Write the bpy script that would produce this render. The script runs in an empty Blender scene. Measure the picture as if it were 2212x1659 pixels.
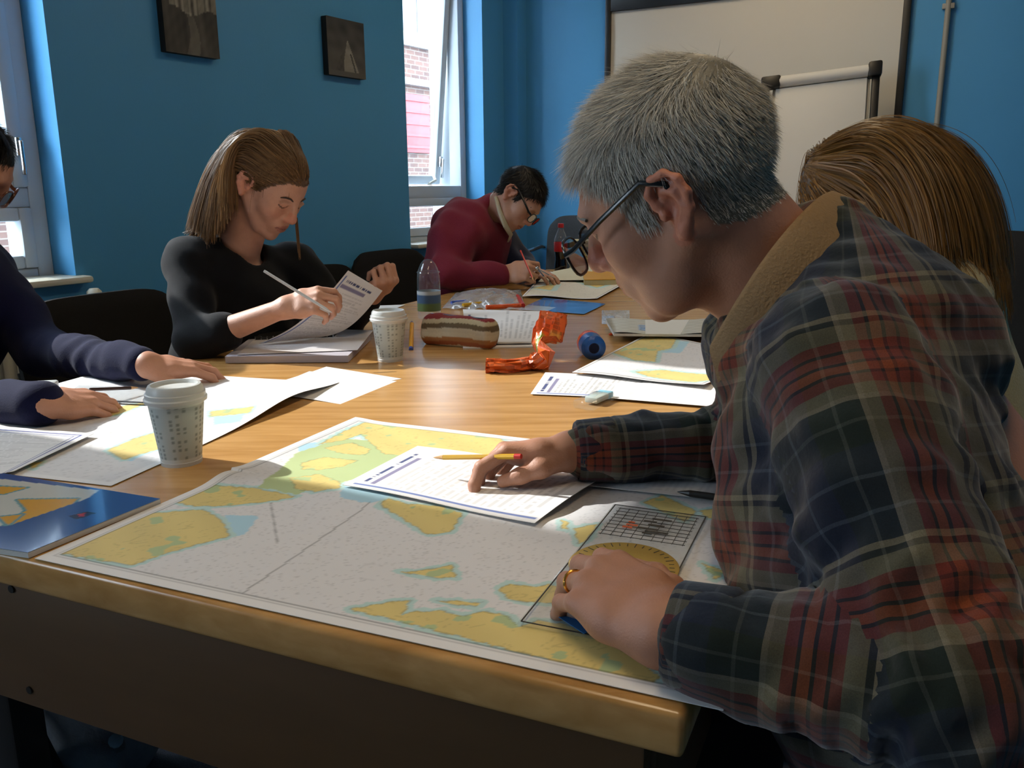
import bpy, bmesh, math, random
import numpy as np
from mathutils import Matrix, Vector

random.seed(7); rng = np.random.default_rng(11)
scene = bpy.context.scene
COL = scene.collection

# ------------------------------------------------------------------ camera
W_, H_, F_ = 2212.0, 1659.0, 1850.0
PITCH, ROLL, CZ, ZT = math.radians(12.9), math.radians(-0.5), 1.15, 0.74
_R = np.array([1., 0, 0]); _U0 = np.array([0, math.sin(PITCH), math.cos(PITCH)])
CF = np.array([0, math.cos(PITCH), -math.sin(PITCH)])
CR = _R * math.cos(ROLL) + _U0 * math.sin(ROLL)
CU = -_R * math.sin(ROLL) + _U0 * math.cos(ROLL)
CAM = np.array([0, 0, CZ])
cd = bpy.data.cameras.new('camera'); cd.sensor_width = 36.0; cd.lens = F_ / W_ * 36.0
cd.clip_start = 0.02; cd.clip_end = 200
co = bpy.data.objects.new('camera', cd); COL.objects.link(co)
M = Matrix.Identity(4)
for i in range(3):
    M[i][0] = CR[i]; M[i][1] = CU[i]; M[i][2] = -CF[i]; M[i][3] = CAM[i]
co.matrix_world = M
scene.camera = co

# ------------------------------------------------------------------ world, sun, exposure
SUN_YAW, SUN_EL = math.radians(116.0), math.radians(36)
SUN_STRENGTH, SKY_STRENGTH, EXPOSURE = 7.4, 18.0, 0.0
sun_dir = np.array([math.sin(SUN_YAW) * math.cos(SUN_EL), math.cos(SUN_YAW) * math.cos(SUN_EL), -math.sin(SUN_EL)])
wd = bpy.data.worlds.new('sky'); scene.world = wd; wd.use_nodes = True
wd.node_tree.nodes['Background'].inputs[0].default_value = (0.80, 0.92, 1.0, 1)
wd.node_tree.nodes['Background'].inputs[1].default_value = SKY_STRENGTH
sl = bpy.data.lights.new('sun', 'SUN'); sl.energy = SUN_STRENGTH; sl.angle = math.radians(0.7); sl.color = (1, 0.93, 0.82)
so = bpy.data.objects.new('sun', sl); COL.objects.link(so)
so.rotation_euler = Vector(sun_dir).to_track_quat('-Z', 'Y').to_euler(); so.location = (-8, 6, 8)
vs = scene.view_settings
vs.view_transform = 'Standard'; vs.look = 'None'; vs.gamma = 1.0; vs.use_curve_mapping = False
vs.exposure = EXPOSURE
scene.display_settings.display_device = 'sRGB'
scene.cycles.use_denoising = True
scene.cycles.use_adaptive_sampling = True; scene.cycles.adaptive_threshold = 0.09
scene.cycles.max_bounces = 6; scene.cycles.diffuse_bounces = 3; scene.cycles.glossy_bounces = 3; scene.cycles.transmission_bounces = 4; scene.cycles.transparent_max_bounces = 12
scene.cycles.sample_clamp_indirect = 6.0

# ------------------------------------------------------------------ pixel helpers
def ray(px, py):
    return CF + CR * (px - W_ / 2) / F_ - CU * (py - H_ / 2) / F_
def T(px, py, z=ZT):
    d = ray(px, py); return CAM + d * ((z - CZ) / d[2])
def D(px, py, dep):
    return CAM + ray(px, py) * dep
def onplane(px, py, p, n):
    d = ray(px, py); n = np.asarray(n, float)
    return CAM + d * (np.dot(np.asarray(p) - CAM, n) / np.dot(d, n))
def nrm(v):
    v = np.asarray(v, float); return v / (np.linalg.norm(v) + 1e-12)
def yawv(a):
    a = math.radians(a); return np.array([math.sin(a), math.cos(a), 0.])
V = lambda *a: np.array(a, float)
ZAX = V(0, 0, 1)

# ------------------------------------------------------------------ materials
def lin(c):
    if isinstance(c, str):
        c = [int(c[i:i + 2], 16) / 255 for i in (0, 2, 4)]
    c = np.array(c[:3], float)
    return np.where(c <= 0.04045, c / 12.92, ((c + 0.055) / 1.055) ** 2.4)
def new_mat(name):
    m = bpy.data.materials.new(name); m.use_nodes = True
    nt = m.node_tree; b = nt.nodes['Principled BSDF']
    return m, nt, b
def nd(nt, t, **kw):
    n = nt.nodes.new(t)
    for k, v in kw.items(): setattr(n, k, v)
    return n
def math_n(nt, op, a, b=None, clamp=False):
    n = nt.nodes.new('ShaderNodeMath'); n.operation = op; n.use_clamp = clamp
    for i, x in enumerate((a, b)):
        if x is None: continue
        if isinstance(x, (int, float)): n.inputs[i].default_value = x
        else: nt.links.new(x, n.inputs[i])
    return n.outputs[0]
def mix_c(nt, f, a, b, blend='MIX'):
    n = nt.nodes.new('ShaderNodeMix'); n.data_type = 'RGBA'; n.blend_type = blend
    def put(s, x):
        if isinstance(x, (int, float)): s.default_value = x
        elif isinstance(x, (tuple, list, np.ndarray)): s.default_value = (*[float(q) for q in x[:3]], 1)
        else: nt.links.new(x, s)
    put(n.inputs[0], f); put(n.inputs[6], a); put(n.inputs[7], b)
    return n.outputs[2]
def pm(name, col, rough=0.6, var=0.12, scale=30, bump=0.0, bscale=None, metal=0.0, spec=0.5, stretch=None, sheen=0.0, attr=None, coat=0.0, sub=0.0):
    """procedural material: base colour with noise variation and optional noise bump"""
    m, nt, b = new_mat(name)
    tc = nd(nt, 'ShaderNodeTexCoord'); vec = tc.outputs['Object']
    if stretch is not None:
        mp = nd(nt, 'ShaderNodeMapping'); mp.inputs['Scale'].default_value = stretch
        nt.links.new(vec, mp.inputs['Vector']); vec = mp.outputs['Vector']
    nz = nd(nt, 'ShaderNodeTexNoise'); nz.inputs['Scale'].default_value = scale; nz.inputs['Detail'].default_value = 4
    nt.links.new(vec, nz.inputs['Vector'])
    if attr:
        at = nd(nt, 'ShaderNodeAttribute'); at.attribute_name = attr; base = at.outputs['Color']
    else:
        base = lin(col)
    k = math_n(nt, 'MULTIPLY_ADD', nz.outputs['Fac'], 2 * var); 
    k.node.inputs[2].default_value = 1 - var
    vm = nd(nt, 'ShaderNodeVectorMath', operation='SCALE')
    if attr: nt.links.new(base, vm.inputs[0])
    else: vm.inputs[0].default_value = tuple(float(x) for x in base)
    nt.links.new(k, vm.inputs['Scale']); nt.links.new(vm.outputs[0], b.inputs['Base Color'])
    b.inputs['Roughness'].default_value = rough; b.inputs['Metallic'].default_value = metal
    b.inputs['Specular IOR Level'].default_value = spec
    if sheen: b.inputs['Sheen Weight'].default_value = sheen
    if coat: b.inputs['Coat Weight'].default_value = coat
    if sub:
        b.inputs['Subsurface Weight'].default_value = sub; b.inputs['Subsurface Radius'].default_value = (0.012, 0.005, 0.003); b.inputs['Subsurface Scale'].default_value = 1.0
    if bump:
        n2 = nd(nt, 'ShaderNodeTexNoise'); n2.inputs['Scale'].default_value = bscale or scale * 2; n2.inputs['Detail'].default_value = 5
        nt.links.new(vec, n2.inputs['Vector'])
        bp = nd(nt, 'ShaderNodeBump'); bp.inputs['Strength'].default_value = bump; bp.inputs['Distance'].default_value = 0.01
        nt.links.new(n2.outputs['Fac'], bp.inputs['Height']); nt.links.new(bp.outputs['Normal'], b.inputs['Normal'])
    return m
def glass(name, col=(1, 1, 1), rough=0.0, ior=1.45, alpha=None):
    m, nt, b = new_mat(name)
    b.inputs['Base Color'].default_value = (*col, 1); b.inputs['Roughness'].default_value = rough
    b.inputs['Transmission Weight'].default_value = 1.0; b.inputs['IOR'].default_value = ior
    nz = nd(nt, 'ShaderNodeTexNoise'); nz.inputs['Scale'].default_value = 6
    bp = nd(nt, 'ShaderNodeBump'); bp.inputs['Strength'].default_value = 0.02
    nt.links.new(nz.outputs['Fac'], bp.inputs['Height']); nt.links.new(bp.outputs['Normal'], b.inputs['Normal'])
    return m
def pane_mat(name, tint=(0.93, 0.96, 1.0), gloss=0.10, haze=0.0):
    """thin sheet of glass: light passes straight, with a weak mirror reflection and a little dusty haze"""
    m, nt, b = new_mat(name); nt.nodes.remove(b)
    out = nt.nodes['Material Output']
    tr = nd(nt, 'ShaderNodeBsdfTransparent'); tr.inputs[0].default_value = (*tint, 1)
    gl = nd(nt, 'ShaderNodeBsdfGlossy'); gl.inputs['Roughness'].default_value = 0.03
    nz = nd(nt, 'ShaderNodeTexNoise'); nz.inputs['Scale'].default_value = 9; nz.inputs['Detail'].default_value = 6
    fr = nd(nt, 'ShaderNodeFresnel'); fr.inputs[0].default_value = 1.45
    gm = nd(nt, 'ShaderNodeNewGeometry'); f = math_n(nt, 'MULTIPLY', math_n(nt, 'MULTIPLY', fr.outputs[0], gloss / 0.1), math_n(nt, 'SUBTRACT', 1.0, gm.outputs['Backfacing']), True)
    mx = nd(nt, 'ShaderNodeMixShader'); nt.links.new(f, mx.inputs[0]); nt.links.new(tr.outputs[0], mx.inputs[1]); nt.links.new(gl.outputs[0], mx.inputs[2])
    last = mx.outputs[0]
    if haze:
        df = nd(nt, 'ShaderNodeBsdfDiffuse'); df.inputs[0].default_value = (0.9, 0.92, 0.95, 1)
        m2 = nd(nt, 'ShaderNodeMixShader'); nt.links.new(math_n(nt, 'MULTIPLY', nz.outputs['Fac'], haze * 2), m2.inputs[0])
        nt.links.new(last, m2.inputs[1]); nt.links.new(df.outputs[0], m2.inputs[2]); last = m2.outputs[0]
    nt.links.new(last, out.inputs['Surface'])
    return m

# ------------------------------------------------------------------ mesh helpers (verts Nx3 world, faces list)
def jn(*ms):
    vs_, fs = [], []; o = 0
    for v, f in ms:
        v = np.asarray(v, float).reshape(-1, 3); vs_.append(v)
        fs += [tuple(int(i) + o for i in q) for q in f]; o += len(v)
    return np.vstack(vs_), fs
def box(c, h, ax=None, bev=0.0, seg=2):
    """box with centre c, half sizes h, axes ax (3 row vectors); bevelled edges"""
    ax = np.eye(3) if ax is None else np.array([nrm(a) for a in ax])
    bm = bmesh.new(); bmesh.ops.create_cube(bm, size=2.0)
    for v in bm.verts: v.co = Vector((v.co.x * h[0], v.co.y * h[1], v.co.z * h[2]))
    if bev > 0:
        bmesh.ops.bevel(bm, geom=list(bm.edges), offset=min(bev, 0.95 * min(h)), segments=seg, profile=0.5, affect='EDGES')
    v = np.array([q.co[:] for q in bm.verts]); bm.verts.index_update()
    f = [tuple(x.index for x in q.verts) for q in bm.faces]; bm.free()
    w = v @ ax + np.asarray(c, float)
    if np.linalg.det(ax) < 0: f = [q[::-1] for q in f]
    return w, f
def frame_of(t, up=None):
    t = nrm(t); up = V(0, 0, 1) if up is None else np.asarray(up, float)
    if abs(np.dot(t, nrm(up))) > 0.97: up = V(1, 0, 0) if abs(t[0]) < 0.9 else V(0, 1, 0)
    a = nrm(np.cross(up, t)); return a, np.cross(t, a)
def tube(pts, r, n=10, cap=True, flat=1.0, up=None):
    pts = np.asarray(pts, float); k = len(pts); r = np.broadcast_to(np.asarray(r, float), (k,))
    vs_, f = [], []
    pa = None
    for i in range(k):
        t = pts[min(i + 1, k - 1)] - pts[max(i - 1, 0)]
        a, b = frame_of(t, up)
        if pa is not None and up is None:
            a = nrm(pa - nrm(t) * np.dot(pa, nrm(t))); b = np.cross(nrm(t), a)
        pa = a
        for j in range(n):
            q = 2 * math.pi * j / n
            vs_.append(pts[i] + r[i] * (math.cos(q) * a + math.sin(q) * b * flat))
    for i in range(k - 1):
        for j in range(n):
            f.append((i * n + j, i * n + (j + 1) % n, (i + 1) * n + (j + 1) % n, (i + 1) * n + j))
    if cap:
        f.append(tuple(range(n - 1, -1, -1))); f.append(tuple((k - 1) * n + j for j in range(n)))
    return np.array(vs_), f
def lathe(prof, base, axis=(0, 0, 1), n=40, up=None, cap=True):
    """profile [(r, h)...] turned around axis at base"""
    t = nrm(axis); a, b = frame_of(t, up); base = np.asarray(base, float)
    vs_, f = [], []
    for r, h in prof:
        for j in range(n):
            q = 2 * math.pi * j / n
            vs_.append(base + t * h + r * (math.cos(q) * a + math.sin(q) * b))
    k = len(prof)
    for i in range(k - 1):
        for j in range(n):
            f.append((i * n + j, i * n + (j + 1) % n, (i + 1) * n + (j + 1) % n, (i + 1) * n + j))
    if cap:
        if prof[0][0] > 1e-6: f.append(tuple(range(n - 1, -1, -1)))
        if prof[-1][0] > 1e-6: f.append(tuple((k - 1) * n + j for j in range(n)))
    return np.array(vs_), f
def slab(poly, th):
    """prism from a 3-D planar polygon (counter-clockwise seen from +z), extruded down by th along -z"""
    p = np.asarray(poly, float); n = len(p)
    v = np.vstack([p, p - V(0, 0, th)])
    f = [tuple(range(n)), tuple(range(2 * n - 1, n - 1, -1))]
    for i in range(n): f.append((i, n + i, n + (i + 1) % n, (i + 1) % n))
    return v, f
def sphere(c, r, n=16, ax=None):
    r = np.broadcast_to(np.asarray(r, float), (3,)); ax = np.eye(3) if ax is None else np.array(ax)
    bm = bmesh.new(); bmesh.ops.create_uvsphere(bm, u_segments=n, v_segments=max(6, n // 2), radius=1.0)
    v = np.array([q.co[:] for q in bm.verts]); f = [tuple(x.index for x in q.verts) for q in bm.faces]; bm.free()
    return (v * r) @ ax + np.asarray(c, float), f
def grid_sheet(P, th=0.0008):
    """closed thin sheet from a (nu,nv,3) grid of points, thickness th downward"""
    nu, nv = P.shape[:2]
    top = P.reshape(-1, 3); bot = top - V(0, 0, th)
    idx = np.arange(nu * nv).reshape(nu, nv); o = nu * nv
    q = np.stack([idx[:-1, :-1], idx[1:, :-1], idx[1:, 1:], idx[:-1, 1:]], -1).reshape(-1, 4)
    fs = [q, (q + o)[:, ::-1]]
    ring = np.concatenate([idx[:, 0], idx[-1, 1:], idx[-2::-1, -1], idx[0, -2:0:-1]])
    nx = np.roll(ring, -1)
    fs.append(np.stack([ring, ring + o, nx + o, nx], -1))
    return np.vstack([top, bot]), np.vstack(fs)

WO = {}
def make_mesh(name, v, f):
    me = bpy.data.meshes.new(name)
    if isinstance(f, np.ndarray):
        nv, nf, k = len(v), len(f), f.shape[1]
        me.vertices.add(nv); me.vertices.foreach_set('co', np.ascontiguousarray(v, dtype=np.float32).ravel())
        me.loops.add(nf * k); me.loops.foreach_set('vertex_index', np.ascontiguousarray(f, dtype=np.int32).ravel())
        me.polygons.add(nf); me.polygons.foreach_set('loop_start', np.arange(0, nf * k, k, dtype=np.int32))
        me.update(calc_edges=True)
    else:
        me.from_pydata([tuple(x) for x in v], [], [tuple(int(i) for i in q) for q in f]); me.update()
    return me
def obj(name, vf, mat, parent=None, smooth=True, angle=40, fixn=True, origin=None):
    v, f = vf; v = np.asarray(v, float)
    if parent is None:
        o0 = np.array([v[:, 0].mean(), v[:, 1].mean(), v[:, 2].min()]) if origin is None else np.asarray(origin, float)
    else: o0 = WO[parent.name]
    me = make_mesh(name, v - o0, f)
    if fixn and len(f) < 4000:
        bm = bmesh.new(); bm.from_mesh(me); bmesh.ops.recalc_face_normals(bm, faces=bm.faces); bm.to_mesh(me); bm.free()
    if smooth:
        me.polygons.foreach_set('use_smooth', np.ones(len(me.polygons), dtype=bool))
        if angle and angle < 179: me.set_sharp_from_angle(angle=math.radians(angle))
    if mat is not None: me.materials.append(mat)
    o = bpy.data.objects.new(name, me); COL.objects.link(o)
    if parent is None: o.location = o0
    else: o.parent = parent
    WO[o.name] = o0
    return o
def tag(o, label=None, cat=None, group=None, kind=None):
    for k, x in (('label', label), ('category', cat), ('group', group), ('kind', kind)):
        if x: o[k] = x
    return o
def thing(name, label, cat, loc, group=None):
    o = bpy.data.objects.new(name, None); COL.objects.link(o)
    o.location = loc; o.empty_display_size = 0.05; WO[o.name] = np.asarray(loc, float)
    return tag(o, label, cat, group)
def struct(name, vf, mat, parent=None, **kw):
    o = obj(name, vf, mat, parent, **kw)
    if parent is None: o['kind'] = 'structure'
    return o
def color_attr(o, cols, name='Col', domain='POINT'):
    a = o.data.color_attributes.new(name, 'FLOAT_COLOR', domain)
    c = np.ones((len(cols), 4), np.float32); c[:, :3] = cols
    a.data.foreach_set('color', c.ravel())

# ================================================================== SETTING
m_wall = pm('blue_wall_paint', (0.31, 0.62, 0.82), rough=0.5, var=0.04, scale=3, bump=0.06, bscale=160)
m_ceil = pm('white_ceiling_paint', (0.82, 0.80, 0.76), rough=0.9, var=0.04, scale=4)
m_carpet = pm('grey_carpet', (0.38, 0.39, 0.42), rough=0.95, var=0.45, scale=260, bump=0.5, bscale=400)
m_frame = pm('white_window_paint', (0.80, 0.84, 0.87), rough=0.4, var=0.05, scale=12)
m_pane = pane_mat('window_glass', haze=0.06)
m_white = pm('cream_gloss_paint', (0.86, 0.85, 0.78), rough=0.35, var=0.05, scale=10)

YL, YB = 32.0, 118.0
tw = yawv(YL); nin = V(math.cos(math.radians(YL)), -math.sin(math.radians(YL)), 0)
P0 = T(165, 603, 0.86)
P0z = V(P0[0], P0[1], 0)
def WL(s, z, d=0.0): return P0z + tw * s - nin * d + ZAX * z          # d outward
def on_left(px, py, d=0.0):
    p = onplane(px, py, P0 - nin * d, nin); return np.dot(p - P0z, tw), p[2]
s_w2a, z_w2 = on_left(887, 521)
s_w2b = on_left(1045, 300)[0]
s_cor = on_left(1110, 300)[0]
K = WL(s_cor, 0); tb = yawv(YB); nb = V(-math.cos(math.radians(YB)), math.sin(math.radians(YB)), 0); nb = nb if nb[1] < 0 else -nb
def WB(s, z, d=0.0): return K + tb * s - nb * d + ZAX * z             # d into the wall
def on_back(px, py):
    p = onplane(px, py, K, nb); return np.dot(p - K, tb), p[2]
ZC, Z_SILL, Z_HEAD = 2.92, 0.86, 2.74
S_BACK, THW = -6.2, 0.34
def wbox(fn, s0, s1, z0, z1, d0, d1, bev=0.0, **kw):
    c = fn((s0 + s1) / 2, (z0 + z1) / 2, (d0 + d1) / 2)
    t = fn(1, 0) - fn(0, 0); n = fn(0, 0, 0) - fn(0, 0, 1)
    return box(c, (abs(s1 - s0) / 2, abs(z1 - z0) / 2, abs(d1 - d0) / 2), (t, ZAX, n), bev, **kw)
W1 = (-1.20, 0.0); W2 = (s_w2a, s_w2b); W3_FILL = (-4.4, -3.1)  # the last one is an unseen window added to let in more ambient light
S_R, S_F = 4.3, None
wins = [W3_FILL, W1, W2]
parts = []; cur = S_BACK
for a, b in wins:
    parts.append(wbox(WL, cur, a, 0, ZC, 0, THW)); 
    parts.append(wbox(WL, a, b, 0, Z_SILL, 0, THW)); parts.append(wbox(WL, a, b, Z_HEAD, ZC, 0, THW)); cur = b
parts.append(wbox(WL, cur, s_cor + 0.3, 0, ZC, 0, THW))
struct('wall_left', jn(*parts), m_wall, smooth=False)
struct('trim_4', wbox(WB, -.02, .085, 0, ZC, -.11, .02), m_wall, smooth=False)
struct('wall_back', wbox(WB, -0.3, S_R + 0.2, 0, ZC, 0, 0.2), m_wall, smooth=False)
RC = WB(S_R, 0)
def WR(s, z, d=0.0): return RC - tw * s + nin * d + ZAX * z
struct('wall_right', wbox(WR, -0.2, s_cor - S_BACK + 2.2, 0, ZC, 0, 0.2), m_wall, smooth=False)
FC = WL(S_BACK, 0)
def WF(s, z, d=0.0): return FC + nin * s - tw * d + ZAX * z
struct('wall_front', wbox(WF, -0.3, 5.4, 0, ZC, 0, 0.2), m_wall, smooth=False)
cxy = (K + RC + FC + WF(4.6, 0)) / 4
struct('floor', box(V(cxy[0], cxy[1], -0.05), (9, 9, 0.05)), m_carpet, smooth=False)
cc = WL((S_BACK + s_cor) / 2, ZC + 0.05) + nin * 2.1
struct('ceiling', box(cc, (2.25, (s_cor - S_BACK) / 2 + .9, 0.05), (nin, tw, ZAX)), m_ceil, smooth=False)
# window frames, panes, sills
m_chrome = pm('brushed_metal', (0.75, 0.75, 0.75), rough=0.22, var=0.05, scale=80, metal=1.0)
DF = 0.125     # frame set back from the inner wall face
for wi, (a, b) in enumerate(((W1), (W2), (W3_FILL)), 1):
    fw, e = 0.055, 0.0
    zt0, zt1 = 1.10, 1.165                                             # transom
    w = thing('window_%d' % wi, None, None, WL((a + b) / 2, Z_SILL)); w['kind'] = 'structure'
    fr = [wbox(WL, a, a + fw, Z_SILL, Z_HEAD, DF, DF + 0.08, 0.006), wbox(WL, b - fw, b, Z_SILL, Z_HEAD, DF, DF + 0.08, 0.006),
          wbox(WL, a + fw, b - fw, Z_SILL, Z_SILL + fw * .7, DF, DF + 0.08, 0.006), wbox(WL, a + fw, b - fw, Z_HEAD - fw, Z_HEAD, DF, DF + 0.08, 0.006),
          wbox(WL, a + fw, b - fw, zt0, zt1, DF, DF + 0.08, 0.006)]
    obj('window_frame', jn(*fr), m_frame, w)
    # lower casement
    la, lb, z0, z1 = a + fw, b - fw, Z_SILL + fw * .7, zt0; q = 0.045
    cs = [wbox(WL, la, la + q, z0, z1, DF - 0.01, DF + 0.045, 0.008), wbox(WL, lb - q, lb, z0, z1, DF - 0.01, DF + 0.045, 0.008),
          wbox(WL, la + q, lb - q, z0, z0 + q, DF - 0.01, DF + 0.045, 0.008), wbox(WL, la + q, lb - q, z1 - q, z1, DF - 0.01, DF + 0.045, 0.008)]
    lc = obj('lower_casement', jn(*cs), m_frame, w)
    obj('pane', wbox(WL, la + q, lb - q, z0 + q, z1 - q, DF + 0.02, DF + 0.024), m_pane, lc, smooth=False)
    # upper sash, top hung, pushed outward in window_2
    ang = math.radians(6) if wi == 2 else 0.0
    z0, z1 = zt1, Z_HEAD - fw; q = 0.05
    ss = [wbox(WL, la, la + q, z0, z1, DF - 0.01, DF + 0.045, 0.008), wbox(WL, lb - q, lb, z0, z1, DF - 0.01, DF + 0.045, 0.008),
          wbox(WL, la + q, lb - q, z0, z0 + q, DF - 0.01, DF + 0.045, 0.008), wbox(WL, la + q, lb - q, z1 - q, z1, DF - 0.01, DF + 0.045, 0.008)]
    ssm = jn(*ss); pn = wbox(WL, la + q, lb - q, z0 + q, z1 - q, DF + 0.02, DF + 0.024)
    def swing(vf):
        v, f = vf; piv = WL(0, z1, DF)
        rel = v - piv; out = -nin
        do = rel @ out; dz = rel[:, 2]; ds = rel @ tw
        do2 = do * math.cos(ang) - dz * math.sin(ang); dz2 = do * math.sin(ang) + dz * math.cos(ang)
        return piv + np.outer(ds, tw) + np.outer(do2, out) + np.outer(dz2, ZAX), f
    us = obj('upper_sash', swing(ssm), m_frame, w)
    obj('pane', swing(pn), m_pane, us, smooth=False)
    # stay bar and handle
    hb = swing(jn(wbox(WL, lb - 0.035, lb - 0.015, z0 + 0.10, z0 + 0.16, DF - 0.03, DF - 0.01, 0.004), wbox(WL, lb - 0.031, lb - 0.019, z0 + 0.04, z0 + 0.15, DF - 0.045, DF - 0.03, 0.004)))
    obj('handle', hb, m_chrome, us)
    st0 = WL((la + lb) / 2, zt1 + 0.01, DF + 0.01)
    obj('stay_bar', tube([st0, st0 + tw * 0.10 + ZAX * 0.02 - nin * 0.03, st0 + tw * 0.2 + ZAX * 0.05 - nin * 0.12 * (wi == 2)], 0.008, 8), m_white, w)
    # inner sill board
    obj('window_sill', wbox(WL, a - (0.0 if wi == 2 else 0.05), b + (0.0 if wi == 2 else 0.035), Z_SILL - 0.012, Z_SILL + 0.012, -0.05, DF, 0.01), m_white, w)
    pl = bpy.data.lights.new('window_portal', 'AREA'); pl.shape = 'RECTANGLE'; pl.size = b - a; pl.size_y = Z_HEAD - Z_SILL; pl.cycles.is_portal = True
    po = bpy.data.objects.new('window_portal', pl); COL.objects.link(po)
    mm = Matrix.Identity(4); cz = WL((a + b) / 2, (Z_SILL + Z_HEAD) / 2, DF + 0.1)
    for i in range(3): mm[i][0] = -tw[i]; mm[i][1] = ZAX[i]; mm[i][2] = -nin[i]; mm[i][3] = cz[i]
    # the portal emits along its local -Z, into the room
    po.matrix_world = mm
    # stone lining of the opening outside the frame
    d0, d1 = DF + .085, THW + .02
    struct('trim_%d' % wi, jn(wbox(WL, b - .018, b + .002, Z_SILL, Z_HEAD, d0, d1), wbox(WL, a - .002, a + .018, Z_SILL, Z_HEAD, d0, d1), wbox(WL, a + .018, b - .018, Z_SILL - .002, Z_SILL + .018, d0, d1 + .03), wbox(WL, a + .018, b - .018, Z_HEAD - .018, Z_HEAD + .002, d0, d1)), m_frame, smooth=False)

# ================================================================== OUTSIDE: the building across the street
m, nt, b = new_mat('street_brick'); m_brick = m
tc = nd(nt, 'ShaderNodeTexCoord'); mp = nd(nt, 'ShaderNodeMapping'); nt.links.new(tc.outputs['UV'], mp.inputs['Vector'])
bt = nd(nt, 'ShaderNodeTexBrick'); bt.inputs['Scale'].default_value = 1.0; bt.inputs['Brick Width'].default_value = 0.225; bt.inputs['Row Height'].default_value = 0.075; bt.inputs['Mortar Size'].default_value = 0.008
bt.inputs['Color1'].default_value = (*lin('5f463d'), 1); bt.inputs['Color2'].default_value = (*lin('4a3732'), 1); bt.inputs['Mortar'].default_value = (*lin('6f665f'), 1)
nt.links.new(mp.outputs[0], bt.inputs['Vector']); nt.links.new(bt.outputs['Color'], b.inputs['Base Color']); b.inputs['Roughness'].default_value = 0.9
bp = nd(nt, 'ShaderNodeBump'); bp.inputs['Strength'].default_value = 0.4; bp.inputs['Distance'].default_value = 0.01; nt.links.new(bt.outputs['Fac'], bp.inputs['Height']); nt.links.new(bp.outputs[0], b.inputs['Normal'])
m_stone = pm('pale_stone', (0.58, 0.57, 0.56), rough=0.85, var=0.1, scale=8)
m_redp = pm('red_shutter_paint', (0.55, 0.20, 0.21), rough=0.6, var=0.1, scale=6)
m_dglass = pm('dark_window_glass', (0.33, 0.34, 0.38), rough=0.15, var=0.1, scale=3)
m_road = pm('grey_street', (0.45, 0.45, 0.46), rough=0.9, var=0.1, scale=5)
DB = 6.5
def BLD(s, z, d=0.0): return WL(s, z, DB + d)
def on_bld(px, py): return on_left(px, py, DB)
bld = thing('brick_building', 'pale brick building across the street seen through the window behind the maroon fleece man', 'building', BLD(3, 0))
bw = obj('wall', wbox(BLD, -8, 22, -0.2, 4.3, 0, 0.5), m_brick, bld, smooth=False)
uv = bw.data.uv_layers.new(name='UVMap')
for lp in bw.data.loops:
    p = np.array(bw.data.vertices[lp.vertex_index].co[:]) + WO[bw.name] - P0z
    uv.data[lp.index].uv = (float(np.dot(p, tw)), float(p[2]))
a0 = on_bld(884, 100); a1 = on_bld(962, 20)
obj('band', wbox(BLD, -8, 22, on_bld(920, 108)[1], on_bld(920, 84)[1], -0.08, 0), m_stone, bld, smooth=False)
obj('ledge', wbox(BLD, -8, 22, on_bld(920, 190)[1], on_bld(920, 176)[1], -0.12, 0), m_stone, bld, smooth=False)
obj('parapet', wbox(BLD, -8, -.74, 4.3, 4.5, -0.1, 0.5), m_stone, bld, smooth=False)
tw_ = obj('sun_block_storey', wbox(BLD, -.74, 22, 4.3, 9.5, 0, 0.5), m_stone, bld, smooth=False)  # tall storey added to keep sun off the far window and mid-right papers
for k in range(9):
    s0 = a0[0] - 0.6 + (k - 3) * 2.4
    wv = obj('window', wbox(BLD, s0, s0 + 1.5, on_bld(920, 84)[1], on_bld(920, 84)[1] + 1.3, -0.03, 0.02), m_frame, bld, smooth=False)
    for u in (0, 1):
        obj('pane', wbox(BLD, s0 + 0.08 + u * .7, s0 + 0.72 + u * .7, on_bld(920, 84)[1] + .06, on_bld(920, 84)[1] + 1.22, -0.045, -0.03), m_dglass, wv, smooth=False)
r0 = on_bld(890, 330); r1 = on_bld(921, 208)
obj('shutter', wbox(BLD, r0[0] - .3, r1[0], r0[1], r1[1], -0.06, 0, 0.01), m_redp, bld)
for k in range(5):
    z = r0[1] + (k + .5) / 5 * (r1[1] - r0[1]); obj('shutter_slat', wbox(BLD, r0[0] - .28, r1[0] - .02, z - .02, z + .02, -0.08, -0.06), m_redp, bld, smooth=False)
p0 = on_bld(966, 130); obj('downpipe', tube([BLD(p0[0], 0, -.1), BLD(p0[0], 4.3, -.1)], 0.06, 10), m_redp, bld)
struct('street', box(WL(3, -0.12, 4.0), (16, 4.0, 0.05), (tw, nin, ZAX)), m_road, smooth=False)

# ================================================================== BACK WALL: whiteboard, flip chart, conduit, pictures
m_dark = pm('black_satin', (0.09, 0.085, 0.075), rough=0.45, var=0.15, scale=30)
m_wb = pm('whiteboard_enamel', (0.86, 0.84, 0.79), rough=0.35, var=0.03, scale=3)
s0, z1 = on_back(1323, 27); s1 = on_back(1952, 20)[0]; fs0 = on_back(1311, 60)[0]; fs1 = on_back(1969, 20)[0]
fwid = z1 - 0.0; zb = 0.80; fz = 0.085
wbd = thing('whiteboard', 'large wall whiteboard with a dark frame behind the grey haired man', 'whiteboard', WB((s0 + s1) / 2, zb))
obj('writing_panel', wbox(WB, s0, s1, zb, z1, -0.012, 0.0), m_wb, wbd, smooth=False)
for a, b2, c2, d2 in ((fs0, s0, zb - .05, z1 + fz), (s1, fs1, zb - .05, z1 + fz), (s0, s1, z1, z1 + fz), (s0, s1, zb - .05, zb)):
    obj('frame_bar', wbox(WB, a, b2, c2, d2, -0.03, 0.0, 0.004), m_dark, wbd)
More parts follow.
